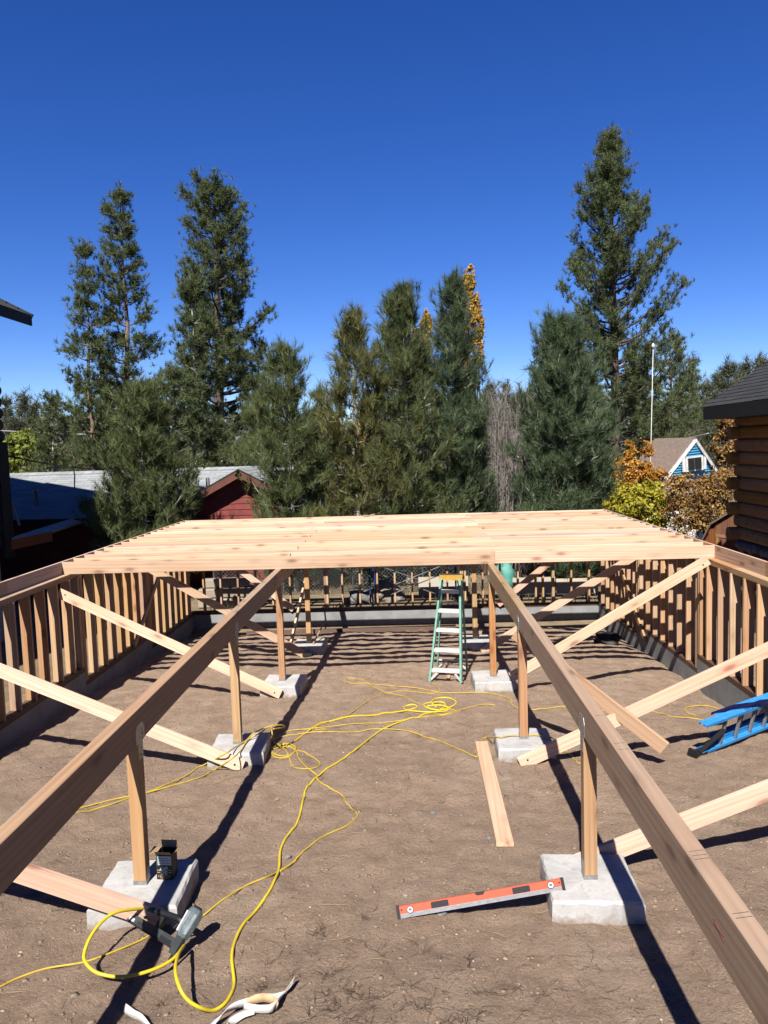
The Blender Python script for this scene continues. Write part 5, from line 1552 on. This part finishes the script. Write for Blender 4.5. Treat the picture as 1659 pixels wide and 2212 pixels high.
def pine(label, base, top, prof, nb, tuft, nn, width, mat, seed, rise=0.35, tpb=9, trunk_r=0.12, bark='bark_pine', clump=0.0, t0=0.05, group='pines', name='pine_tree', gap=0.0, leader=True, brk=None, inner=0.3, spread=(0.25, 1.15), bj=(-0.55, 0.35), tight=0.42, lvar=(0.68, 1.10)):
    """prof: [(t, radius)] crown half-width up the stem; nb branches; tpb tufts a branch"""
    r = np.random.default_rng(seed)
    base = np.array(base, float); top = np.array(top, float); H = np.linalg.norm(top - base); ax = (top - base) / H
    pt = [p[0] for p in prof]; pr = [p[1] for p in prof]
    ts = np.linspace(0, 1, 12); bend = r.normal(0, 0.012*H, (12, 2)).cumsum(0) * 0.25; bend[0] = 0; bend -= np.outer(ts, bend[-1])
    stem = base + np.outer(ts, top - base); stem[:, :2] += bend
    def S(t): return np.array([np.interp(t, ts, stem[:, i]) for i in range(3)])
    paths = [stem]; radii = [trunk_r * (1 - 0.93*ts**0.9)]
    P = []; DD = []; SS = []
    per = 5; nwh = max(4, nb // per)
    whorls = t0 + (0.985 - t0) * (np.arange(nwh) + r.uniform(-0.25, 0.25, nwh)) / (nwh - 0.5); waz = r.uniform(0, 6.28, nwh)
    for i in range(nb):
        w_ = i % nwh
        t = float(np.clip(whorls[w_] + r.normal(0, 0.004), t0*0.8, 0.99))
        L = np.interp(t, pt, pr) * r.uniform(*lvar)
        if r.uniform() < gap: L *= r.uniform(0.3, 0.6)
        if L < 0.08: L = 0.08
        az = waz[w_] + (i // nwh) * 6.2832 / per + r.normal(0, 0.3)
        o = np.array([np.cos(az), np.sin(az), 0.0])
        s0 = S(t); k = 6; u = np.linspace(0, 1, k)
        droop = -0.10 * (1 - t)
        zc = L * (rise*0.35*u + (rise + 0.25*t)*u**2 + droop*np.sin(np.pi*u))
        lat = np.cross(o, [0, 0, 1]) * r.normal(0, 0.12) * L
        path = s0 + np.outer(L*u, o) + np.outer(u**2, lat); path[:, 2] += zc
        paths.append(path); radii.append(np.maximum(trunk_r*0.26*(1 - t*0.6)*(1 - 0.8*u), 0.006))
        m_ = max(2, int(tpb * (0.4 + 0.6 * L / max(pr)) * r.uniform(0.7, 1.25)))
        for j in range(m_):
            v = 1.0 if j == 0 else inner + (1 - inner) * r.uniform() ** 0.7
            q = np.array([np.interp(v, u, path[:, c]) for c in range(3)])
            dv = path[min(int(v*k), k-1)] - path[max(int(v*k)-1, 0)]; dv = dv / (np.linalg.norm(dv)+1e-9)
            if j and r.uniform() < 0.8:          # side twig
                sd_ = np.cross(dv, [0, 0, 1]) * r.choice([-1, 1]) * r.uniform(0.3, 1.0) + dv*0.6 + np.array([0, 0, r.uniform(-0.1, 0.8)])
                sd_ /= np.linalg.norm(sd_); ln = min(0.45*L, tuft*2.6) * r.uniform(0.3, 1.0) * (1.15 - 0.6*v)
                e_ = q + sd_*ln
                if ln > tuft*0.7 and r.uniform() < 0.7:
                    paths.append(np.linspace(q, e_, 3)); radii.append(np.array([0.012, 0.009, 0.006]) * (1 + trunk_r*3))
                q = e_; dv = sd_*0.7 + np.array([0, 0, 0.55])
            else:
                dv = dv + np.array([0, 0, 0.45])
            for c_ in range(1 + (r.uniform() < clump) + (r.uniform() < clump*0.6)):
                P.append(q + r.normal(0, tuft*tight*(c_ > 0), 3)); DD.append(dv + r.normal(0, 0.28, 3)); SS.append(tuft * r.uniform(0.75, 1.2))
    if leader:
        for j in range(5):
            P.append(top - ax*tuft*0.55*j); DD.append(ax + r.normal(0, 0.1, 3)); SS.append(tuft*1.1)
    V, T = needle_mesh(np.array(P), np.array(DD), np.array(SS), nn, width, r, spread, bj)
    NT_COUNT[0] += len(T)
    e = empty(name, tuple(base)); tag(e, label, 'tree', group)
    tv, tf = limb_tubes(paths[:1], radii[:1], 9)
    link('trunk', mesh('trunk', np.array(tv) - base, tf, True), M[bark], e)
    tv, tf = limb_tubes(paths[1:], radii[1:], 4)
    tag(link('branches', mesh('branches', np.array(tv) - base, tf, True), M[brk or bark], e), kind='stuff')
    tag(link('crown', tri_mesh('crown', V - base, T), M[mat], e), kind='stuff')
    return e

def place(dx, dtop, dbase, Y, zg=None, dxt=None):
    t = at(dxt if dxt is not None else dx, dtop, Y); b = at(dx, dbase, Y)
    g = G(b.x, Y) if zg is None else zg
    # follow the lean down to the ground
    k = (t.z - g) / (t.z - b.z)
    bb = t + (b - t) * k
    return (bb.x, bb.y, g - 0.05), tuple(t)
px = lambda d, Y: d / K * Y        # photo width to metres at depth Y

YOUNG = dict(tuft=0.29, nn=30, width=0.0064, mat='needles_young', trunk_r=0.085, bark='bark_grey', clump=0.8, t0=0.06, rise=0.28, inner=0.3, tight=0.5, lvar=(0.42, 1.3), spread=(0.12, 0.85), bj=(-0.75, 0.3))
def young(lab, dx, dtop, dbase, Y, w, seed, nb=85, shape=None, dxt=None, **kw):
    b, t = place(dx, dtop, dbase, Y, None, dxt)
    R_ = px(w, Y) / 2 * 1.08; nb = int(nb * 1.3)
    shape = shape or [(0, .85), (.15, 1.0), (.4, .88), (.6, .68), (.78, .46), (.9, .27), (1, .06)]
    a = dict(YOUNG); a.update(kw)
    return pine(lab, b, t, [(q, k*R_) for q, k in shape], nb, seed=seed, tpb=a.pop('tpb', 13), group='young pines', **a)
young('bushy young pine left, in front of the shaded grey roof', 312, 835, 1150, 19.9, 215, 1, 105, dxt=305)
young('young pine before the red gable, leaning trunk', 632, 748, 1100, 20.9, 175, 2, 75, dxt=612)
young('young pine with a bare pale trunk, left of the middle group', 775, 672, 1105, 21.2, 185, 3, 85, dxt=762, mat='needles_olive', gap=0.1)
young('tallest-looking middle young pine with a double top', 880, 622, 1105, 21.6, 190, 4, 105, dxt=872)
young('short leader pine crowded against the middle young pine', 850, 645, 1105, 22.3, 130, 14, 45, dxt=846)
young('slim young pine in front of the amber poplar', 985, 598, 1100, 22.6, 160, 5, 110, dxt=978, mat='needles_blue', shape=[(0, .6), (.2, 1.0), (.4, .85), (.6, .62), (.8, .42), (.93, .22), (1, .06)])
young('dense rounded young pine to the right of the bare shrub', 1222, 690, 1098, 20.6, 200, 6, 150, dxt=1208, mat='needles_blue', shape=[(0, .7), (.15, 1.0), (.4, .95), (.6, .78), (.8, .52), (.93, .30), (1, .12)], tpb=14)
young('low young pine between the red roof and the tall dark pine', 560, 845, 1090, 25, 150, 7, 50)
young('small pine between the red gable and the bare-trunk pine', 690, 830, 1095, 24.5, 110, 8, 40)
young('half-hidden young pine behind the slim middle pine', 1012, 800, 1095, 25, 90, 9, 40)

TALL = dict(tuft=0.27, nn=20, width=0.0125, mat='needles_tall', clump=1.6, rise=0.25, inner=0.42, spread=(0.1, 1.4), bj=(-0.35, 0.25), tight=0.7, lvar=(0.45, 1.28))
def tall(lab, dx, dtop, dbase, Y, prof, seed, nb, dxt=None, **kw):
    b, t = place(dx, dtop, dbase, Y, None, dxt)
    a = dict(TALL); a.update(kw)
    return pine(lab, b, t, [(q, px(k, Y)) for q, k in prof], nb, seed=seed, tpb=a.pop('tpb', 12), group='tall pines', **a)
tall('thin leaning tall pine, farthest left', 207, 520, 1000, 35, [(0, 50), (.3, 60), (.55, 46), (.75, 30), (.9, 17), (1, 6)], 21, 75, dxt=180, trunk_r=0.17, gap=0.2, tpb=14, t0=0.2)
tall('tall open pine with a visible bare trunk, second from left', 278, 400, 1000, 36, [(0, 74), (.25, 80), (.4, 86), (.55, 72), (.68, 55), (.8, 40), (.92, 26), (1, 8)], 22, 85, dxt=260, trunk_r=0.24, gap=0.2, tpb=22, t0=0.22, inner=0.45)
tall('big dark shaggy pine with a broken rounded top', 470, 392, 1010, 40, [(0, 95), (.25, 105), (.45, 100), (.62, 88), (.75, 64), (.88, 58), (.96, 44), (1, 20)], 23, 170, dxt=462, trunk_r=0.42, tpb=26, gap=0.15, bark='bark_dark', t0=0.12, leader=False)
tall('grey-trunked pine in front of the big shaggy pine', 418, 590, 1010, 33, [(0, 70), (.3, 82), (.5, 66), (.7, 46), (.9, 24), (1, 8)], 24, 80, dxt=410, trunk_r=0.15, bark='bark_grey', tpb=16, t0=0.1)
tall('towering dense pine on the right, highest tree in the picture', 1330, 280, 1000, 38, [(0, 115), (.2, 132), (.38, 128), (.5, 112), (.62, 92), (.74, 66), (.86, 38), (.94, 18), (1, 4)], 25, 190, dxt=1312, trunk_r=0.36, tpb=25, gap=0.12, bark='bark_dark', rise=0.5, t0=0.14)
tall('dark pine behind the towering one, right of the mast', 1440, 715, 1000, 47, [(0, 70), (.3, 72), (.6, 50), (.85, 24), (1, 8)], 26, 110, dxt=1448, trunk_r=0.2, tpb=11)
tall('pine filling in below the towering right pine', 1370, 800, 1010, 44, [(0, 90), (.3, 92), (.6, 62), (.85, 30), (1, 10)], 27, 110, trunk_r=0.2, tpb=12)
tall('slender pine tip left of the dense rounded pine', 1178, 705, 1000, 44, [(0, 44), (.3, 46), (.7, 26), (1, 5)], 28, 60, trunk_r=0.15, tpb=9)
tall('low wide pine among the tall left pines', 380, 800, 1010, 31, [(0, 80), (.3, 86), (.6, 62), (.85, 34), (1, 10)], 29, 90, trunk_r=0.14, tpb=11)
tall('low pine at the foot of the thin leaning pine', 240, 815, 1010, 38, [(0, 60), (.3, 62), (.7, 40), (1, 8)], 30, 70, trunk_r=0.14, tpb=10)
tall('mid-sized pine left with a pale trunk above the shaded roof', 112, 848, 1010, 42, [(0, 56), (.3, 58), (.6, 42), (.85, 24), (1, 8)], 31, 85, trunk_r=0.15, bark='bark_grey', tpb=11)
tall('pine behind the shaggy pine, right flank', 560, 735, 1010, 45, [(0, 60), (.3, 60), (.6, 40), (.85, 24), (1, 8)], 32, 85, trunk_r=0.18, tpb=11)

# far conifers, each its own tree
FAR = dict(tuft=0.9, nn=14, width=0.035, mat='needles_far', clump=0.6, rise=0.15, trunk_r=0.25, bark='bark_dark', tpb=7)
far = [(14, 862, 95, 60), (52, 846, 100, 64), (78, 872, 85, 50), (140, 905, 90, 50), (165, 930, 80, 44), (1060, 830, 120, 34), (1092, 832, 125, 28), (1050, 850, 110, 40), (1118, 850, 120, 40),
       (1145, 845, 110, 36), (1498, 775, 62, 74), (1472, 830, 58, 66), (1530, 824, 64, 66), (1570, 778, 75, 52), (1550, 808, 78, 56), (1592, 800, 80, 50), (1612, 778, 85, 54), (1640, 770, 88, 60), (1655, 775, 84, 60), (1425, 880, 60, 70),
       (700, 890, 90, 60), (640, 905, 85, 60), (590, 920, 80, 60), (30, 905, 75, 60), (100, 925, 70, 60)]
where = ['far left edge', 'far left skyline', 'left skyline, beside the pale-trunked pine', 'left distance, right of the pale-trunked pine', 'left distance near the thin leaning pine', 'tiny on the skyline right of the slim pine', 'tiny pointed tip above the bare shrub', 'low behind the slim pine',
         'low above the bare shrub', 'low left of the dense rounded pine', 'tall pointed tree above the blue house', 'left behind the blue house', 'right behind the blue house', 'above the cabin roof, left one', 'low by the cabin roof tip', 'by the cabin roof, second from left', 'above the cabin roof, pale crown', 'above the cabin roof, right', 'above the cabin roof at the picture edge', 'dark between the mast and blue house',
         'in the gap right of the red gable', 'behind the red gable pine', 'behind the red roof ridge', 'low at the left edge', 'low behind the lime green tree']
for k, ((dx, dt, Y, w), wh) in enumerate(zip(far, where)):
    b, t = place(dx, dt, 1000, Y)
    R_ = px(w, Y) / 2; a = dict(FAR); s = Y / 90
    a['tuft'] *= s; a['width'] *= s
    pine('distant conifer, ' + wh, b, t, [(0, R_), (.3, R_), (.6, R_*.7), (.85, R_*.36), (1, R_*.08)], 60, seed=60 + k, group='distant conifers', name='conifer', **a)

def leaf_tree(label, name, base, blobs, nl, size, mat, seed, stems=8, bark='bark_dark', group=None, cat='tree', stem_r=0.03):
    """leaves scattered in uneven lobes on thin stems; blobs: (centre, radii, weight)"""
    r = np.random.default_rng(seed); base = np.array(base, float)
    P = []
    W = np.array([b[2] for b in blobs], float); W /= W.sum()
    for (c, rad, _), w in zip(blobs, W):
        n = int(nl * w); v = r.normal(size=(n, 3)); v /= np.linalg.norm(v, axis=1, keepdims=True)
        rr = r.uniform(0.25, 1.0, (n, 1)) ** 0.5
        lob = 0.62 + 0.75 * vnoise(v[:, 0]*2.3 + v[:, 1]*1.7 + seed, v[:, 2]*2.6 + v[:, 1] - seed, seed + 1)
        out_ = np.where(r.uniform(size=n) < 0.12, r.uniform(1.0, 1.35, n), 1.0)
        rr = rr * (lob * out_)[:, None]
        q = np.array(c) + v*rr*np.array(rad)
        keep = (0.6*vnoise(q[:, 0]*2.2/max(rad[0], .4)+seed, q[:, 2]*2.2/max(rad[2], .4)+q[:, 1], seed) + 0.4*vnoise(q[:, 0]*5+seed, q[:, 2]*5+q[:, 1]*3, seed+3) > 0.42)
        P.append(q[keep])
    P = np.concatenate(P); n = len(P)
    nrm = r.normal(size=(n, 3)) + np.array([0, -0.3, 0.4]); nrm, A, B = rot_frames(nrm)
    s = size * r.uniform(0.6, 1.25, (n, 1)); tw = r.uniform(0, 6.28, (n, 1))
    u = (A*np.cos(tw) + B*np.sin(tw)) * s; v = (B*np.cos(tw) - A*np.sin(tw)) * s * 0.6
    V = np.stack([P - u, P - v*0.9 + nrm*s*0.15, P + u, P + v*0.9 + nrm*s*0.15], 1).reshape(-1, 3)
    T = np.arange(len(V)).reshape(-1, 4)
    NT_COUNT[0] += 2*len(T)
    e = empty(name, tuple(base)); tag(e, label, cat, group)
    paths = []; radii = []
    for k in range(stems):
        c, rad, _ = blobs[int(r.integers(len(blobs)))]
        end = np.array(c) + r.normal(0, 0.5, 3)*np.array(rad)
        mid = (base + end)/2 + r.normal(0, 0.08, 3)*np.linalg.norm(end - base)*np.array([1, 1, 0.3])
        u_ = np.linspace(0, 1, 7)[:, None]
        paths.append((1-u_)**2*base + 2*u_*(1-u_)*mid + u_**2*end); radii.append(stem_r*(1 - 0.8*u_[:, 0]))
        for j in range(4):
            t = r.uniform(0.4, 0.95); p0 = paths[-1-j][int(t*6)]
            paths.append(np.linspace(p0, p0 + r.normal(0, 0.45, 3)*np.array(rad), 4)); radii.append(np.linspace(stem_r*0.4, stem_r*0.12, 4))
    tv, tf = limb_tubes(paths, radii, 4)
    tag(link('trunk', mesh('trunk', np.array(tv) - base, tf, True), M[bark], e), kind=None)
    tag(link('crown', tri_mesh('crown', V - base, T), M[mat], e), kind='stuff')
    return e
def blob(dx, dy, Y, rw, rh, w=1.0, rd=None):
    c = at(dx, dy, Y); a, b = px(rw, Y), px(rh, Y)
    return (tuple(c), (a, rd or a*0.8, b), w)
def gb(dx, Y): p = at(dx, 1000, Y); return (p.x, Y, G(p.x, Y))
Y = 46
leaf_tree('tall amber poplar rising behind the slim young pine', 'poplar_tree', gb(1018, Y),
          [blob(1014, 600, Y, 10, 26, 1), blob(1004, 640, Y, 16, 34, 1.6), blob(1020, 650, Y, 14, 40, 1.4), blob(1026, 705, Y, 19, 42, 1.8), blob(1030, 760, Y, 14, 40, 1), blob(1005, 780, Y, 20, 80, 1.5), blob(1000, 880, Y, 25, 60, 1)], 13000, 0.10, 'leaf_amber', 41, 9, group='amber poplars', stem_r=0.08)
leaf_tree('shorter amber poplar behind the double-topped young pine', 'poplar_tree', gb(905, Y),
          [blob(922, 700, Y, 12, 26, 1), blob(910, 740, Y, 20, 44, 1.6), blob(900, 800, Y, 22, 60, 1.6), blob(890, 900, Y, 30, 60, 1.4)], 9000, 0.10, 'leaf_amber', 42, 8, group='amber poplars', stem_r=0.08)
leaf_tree('amber tree glimpsed low behind the bare-trunk pine', 'poplar_tree', gb(740, 40), [blob(690, 1010, 40, 22, 44, 1), blob(722, 950, 40, 20, 50, 1), blob(780, 940, 40, 26, 60, 1)], 5000, 0.10, 'leaf_amber', 43, 6, group='amber poplars')
Y = 27
leaf_tree('orange bush with two pointed tops beside the blue house', 'orange_bush', gb(1370, Y),
          [blob(1361, 975, Y, 12, 26, 1), blob(1352, 1010, Y, 30, 26, 1.6), blob(1398, 985, Y, 14, 36, 1.2), blob(1392, 1020, Y, 34, 26, 1.8), blob(1345, 1040, Y, 30, 26, 1.2), blob(1425, 1025, Y, 18, 12, .5), blob(1380, 1060, Y, 50, 24, 1.4)], 9000, 0.055, 'leaf_orange', 44, 10, group='autumn bushes', cat='bush')
Y = 23.5
leaf_tree('bright yellow-green bush behind the right end of the joists', 'yellow_bush', gb(1370, Y),
          [blob(1365, 1082, Y, 74, 42, 2.4), blob(1400, 1060, Y, 32, 26, 1), blob(1335, 1100, Y, 40, 24, 1), blob(1415, 1110, Y, 32, 30, 1), blob(1390, 1150, Y, 60, 50, 1.6), blob(1250, 1240, Y, 90, 30, 1.2), blob(1130, 1240, Y, 50, 24, .8)], 13000, 0.066, 'leaf_yellow', 45, 12, group='autumn bushes', cat='bush')
Y = 22.5
leaf_tree('rust-coloured bush between the yellow bush and the cabin', 'rust_bush', gb(1515, Y),
          [blob(1500, 1070, Y, 55, 45, 2), blob(1550, 1060, Y, 45, 50, 2), blob(1480, 1110, Y, 45, 35, 1.4), blob(1540, 1110, Y, 55, 40, 1.6), blob(1470, 1040, Y, 28, 18, .6), blob(1510, 1155, Y, 60, 40, 1.2)], 13000, 0.05, 'leaf_rust', 46, 14, group='autumn bushes', cat='bush', stem_r=0.022)
Y = 25
leaf_tree('tall rust and gold tree rising behind the cabin corner', 'rust_tree', gb(1585, Y),
          [blob(1575, 920, Y, 26, 30, 1), blob(1565, 965, Y, 30, 36, 1.4), blob(1580, 1010, Y, 38, 40, 1.6), blob(1560, 900, Y, 14, 16, .4), blob(1600, 950, Y, 30, 60, 1.2)], 9000, 0.055, 'leaf_rust', 47, 10, group='autumn bushes')
Y = 48
leaf_tree('lime green leafy tree at the far left above the shaded roof', 'lime_tree', gb(60, Y),
          [blob(55, 955, Y, 46, 26, 1.5), blob(90, 975, Y, 40, 28, 1), blob(25, 980, Y, 34, 34, 1), blob(60, 1005, Y, 55, 24, 1)], 4200, 0.15, 'leaf_lime', 48, 8)

# bare grey shrub: only stems
def bare_shrub():
    Y = 23.0; b = np.array(gb(1095, Y)); r = np.random.default_rng(51)
    e = empty('bare_shrub', tuple(b)); tag(e, 'bare grey leafless shrub between the pines', 'shrub')
    paths = []; radii = []
    for k in range(190):
        dx = r.uniform(1052, 1148); dy = r.uniform(835, 985); t = np.array(at(dx, dy, Y + r.uniform(-0.8, 0.8)))
        s = b + np.array([r.normal(0, 0.35), r.normal(0, 0.3), 0]); u = np.linspace(0, 1, 7)[:, None]
        m_ = (s + t)/2 + r.normal(0, 0.16, 3) + np.array([0, 0, 0.3])
        p = (1-u)**2*s + 2*u*(1-u)*m_ + u**2*t; p[-1] += r.normal(0, 0.12, 3)
        paths.append(p); radii.append(np.linspace(0.014, 0.004, 7))
        for j in range(4):
            q = p[int(r.integers(3, 7))]; paths.append(np.array([q, q + r.normal(0, 0.16, 3) + [0, 0, .1], q + r.normal(0, 0.3, 3) + [0, 0, .2]])); radii.append(np.array([0.007, 0.005, 0.003]))
    tv, tf = limb_tubes(paths, radii, 3)
    tag(link('stems', mesh('stems', np.array(tv) - b, tf, True), M['bare_twig'], e), kind='stuff')
bare_shrub()

# ------------------------------------------------------------------ loose cover on the ground
def clods():
    r = np.random.default_rng(71)
    import bmesh
    bm = bmesh.new(); bmesh.ops.create_icosphere(bm, subdivisions=1, radius=1.0)
    bv = np.array([v.co[:] for v in bm.verts]); bf = np.array([[v.index for v in f.verts] for f in bm.faces]); bm.free()
    def field(name, n, smin, smax, mat, label, cat, ylim, xl=(-4.9, 4.2), expo=2.5):
        Vs = []; Ts = []; b = 0
        for i in range(n):
            y = ylim[0] + (ylim[1] - ylim[0]) * r.uniform() ** 1.6; x = r.uniform(*xl)
            bad = any(abs(x - cx) < 0.33 and abs(y - cy) < 0.33 for cx in (-1.95, 1.18) for cy in PADS_Y)
            if bad: continue
            s = smin + (smax - smin) * r.uniform() ** expo
            k = bv * (1 + r.uniform(-0.42, 0.42, (len(bv), 1))) * np.array([s, s*r.uniform(.6, 1.3), s*r.uniform(.3, .6)])
            a = r.uniform(0, 6.28); c, d = np.cos(a), np.sin(a)
            k = np.stack([k[:, 0]*c - k[:, 1]*d, k[:, 0]*d + k[:, 1]*c, k[:, 2]], 1) + np.array([x, y, gz(x, y) + s*0.15])
            Vs.append(k); Ts.append(bf + b); b += len(bv)
        o = link(name, tri_mesh(name, np.concatenate(Vs), np.concatenate(Ts)), M[mat]); tag(o, label, cat, None, 'stuff')
    field('earth_clods', 12000, 0.004, 0.018, 'clod', 'small brown clods scattered over the bare earth', 'earth', (3.0, 17.0), expo=3.5)
    field('pebbles', 420, 0.004, 0.014, 'pebble', 'small pale pebbles scattered over the bare earth', 'pebbles', (3.0, 15.0))
clods()
for k, (x, y, s, mt, lab) in enumerate(((953, 1974, 0.04, 'rock_grey', 'grey stone on the earth near the lower edge'), (877, 1936, 0.022, 'rock_pale', 'small pale stone just above the left end of the spirit level'),
                              (936, 1755, 0.022, 'rock_grey', 'small grey stone in the middle of the plot'), (1055, 1810, 0.02, 'rock_grey', 'small grey stone near the loose plank'), (598, 1728, 0.025, 'clod', 'brown stone left of the thick hose'), (622, 1848, 0.03, 'rock_pale', 'pinkish stone beside the crossing hoses'))):
    q = gat(x, y)
    o = lump('stone', (q.x, q.y, gz(q.x, q.y) + s*0.3), s, s*0.85, s*0.65, mt, 90 + k, 2, 0.3, 1.5)
    tag(o, lab, 'stone', 'single stones on the earth')
def litter_strands(name, n, lmin, lmax, w, mat, label, cat, ylim, xl, zoff=0.004, curl=0.5, seed=81, dens=None):
    r = np.random.default_rng(seed); V = []; T = []; b = 0
    for i in range(n):
        y = ylim[0] + (ylim[1]-ylim[0]) * r.uniform() ** 1.3; x = r.uniform(*xl)
        if dens is not None and r.uniform() > dens(x, y): continue
        if any(abs(x - cx) < 0.34 and abs(y - cy) < 0.34 for cx in (-1.95, 1.18) for cy in PADS_Y): continue
        a = r.uniform(0, 6.28); L = lmin + (lmax - lmin)*r.uniform()**2; m_ = 5; p = np.array([x, y, 0.0])
        ring = []
        lift = r.uniform(0.0, 0.02)
        for j in range(m_):
            zz = gz(p[0], p[1]) + zoff + lift*np.sin(np.pi*j/(m_-1))
            ww = w*(1 - 0.7*j/(m_-1)); nx, ny = -np.sin(a)*ww, np.cos(a)*ww
            ring += [(p[0]-nx, p[1]-ny, zz), (p[0]+nx, p[1]+ny, zz), (p[0], p[1], zz + ww*1.3)]
            a += r.normal(0, curl); p = p + np.array([np.cos(a), np.sin(a), 0])*L/(m_-1)
        V += ring
        for j in range(m_-1):
            c = b + j*3
            for s in range(3): T.append((c+s, c+(s+1) % 3, c+3+(s+1) % 3, c+3+s))
        b += m_*3
    o = link(name, tri_mesh(name, np.array(V), np.array(T)), M[mat]); tag(o, label, cat, None, 'stuff')
patch = lambda x, y: (0.25 + 1.2 * float(vnoise(np.array([x*1.1]), np.array([y*1.1]), 33)[0]) ** 2) * (2.6 if y < 4.5 and x > -0.6 else (1.0 if y < 5 else 0.5))
litter_strands('dead_twigs', 6000, 0.015, 0.17, 0.0013, 'twig_dark', 'dark dead twigs and roots scattered over the earth', 'twigs', (3.0, 13.5), (-4.9, 4.2), curl=0.28, dens=patch)
litter_strands('dry_straw', 520, 0.05, 0.30, 0.0018, 'straw', 'pale straw stems scattered over the earth', 'straw', (3.0, 12.5), (-4.9, 4.2), curl=0.25, seed=82)
def dead_weeds():
    r = np.random.default_rng(83); V = []; T = []; b = 0
    spots = []
    for (ex, ey, n, sp) in ((700, 1240, 4, .10), (250, 1560, 12, .22), (420, 1640, 12, .25), (650, 1600, 8, .2), (820, 1560, 8, .2), (1430, 1580, 9, .2), (1150, 1660, 8, .22), (60, 1320, 6, .15), (1180, 1260, 4, .12), (560, 960, 3, .1), (200, 1070, 4, .12)):
        q = gat(*e5(ex, ey))
        for _ in range(n): spots.append((q.x + r.normal(0, sp), q.y + r.normal(0, sp*0.8)))
    for _ in range(40): spots.append((r.uniform(-4.5, 4.0), r.uniform(3.2, 9.0)))
    for (x, y) in spots:
        z = gz(x, y)
        for k in range(int(r.integers(5, 12))):
            a = r.uniform(0, 6.28); el = r.uniform(0.1, 0.9); L = r.uniform(0.03, 0.13); w = 0.0013
            p = np.array([x + r.normal(0, .012), y + r.normal(0, .012), z - 0.003]); d = np.array([np.cos(a)*np.cos(el), np.sin(a)*np.cos(el), np.sin(el)])
            prev = None
            for j in range(4):
                sd_ = np.array([-np.sin(a), np.cos(a), 0])*w*(1 - j*0.25); V += [p - sd_, p + sd_, p + np.array([0, 0, w*1.4])]
                p = p + d*L/3; d = d + r.normal(0, .22, 3) - np.array([0, 0, 0.12])
            for j in range(3):
                c = b + j*3
                for q_ in range(3): T.append((c+q_, c+(q_+1) % 3, c+3+(q_+1) % 3, c+3+q_))
            b += 12
    o = link('dead_weeds', tri_mesh('dead_weeds', np.array(V), np.array(T)), M['twig_dark'])
    tag(o, 'low dark dead weeds sprouting from the earth near the lower edge', 'weeds', None, 'stuff')
dead_weeds()
# dry grass behind the far wall
def grass():
    r = np.random.default_rng(91); n = 9000
    x = r.uniform(-8, 8, n); y = r.uniform(18.1, 23.5, n); keep = vnoise(x*0.9, y*0.9, 12) > 0.42; x, y = x[keep], y[keep]; n = len(x)
    z = np.array([G(a, b) for a, b in zip(x, y)]) - 0.01
    h = r.uniform(0.05, 0.22, n); a = r.uniform(0, 6.28, n); w = 0.006
    B0 = np.stack([x - np.cos(a)*w, y - np.sin(a)*w, z], 1); B1 = np.stack([x + np.cos(a)*w, y + np.sin(a)*w, z], 1)
    Tp = np.stack([x + r.normal(0, .06, n), y + r.normal(0, .06, n), z + h], 1)
    V = np.stack([B0, B1, Tp], 1).reshape(-1, 3)
    tag(link('dry_grass', tri_mesh('dry_grass', V, np.arange(len(V)).reshape(-1, 3)), M['dry_grass']), 'dry yellow grass behind the far wall', 'grass', None, 'stuff')
grass()
print('needle tris', NT_COUNT[0])
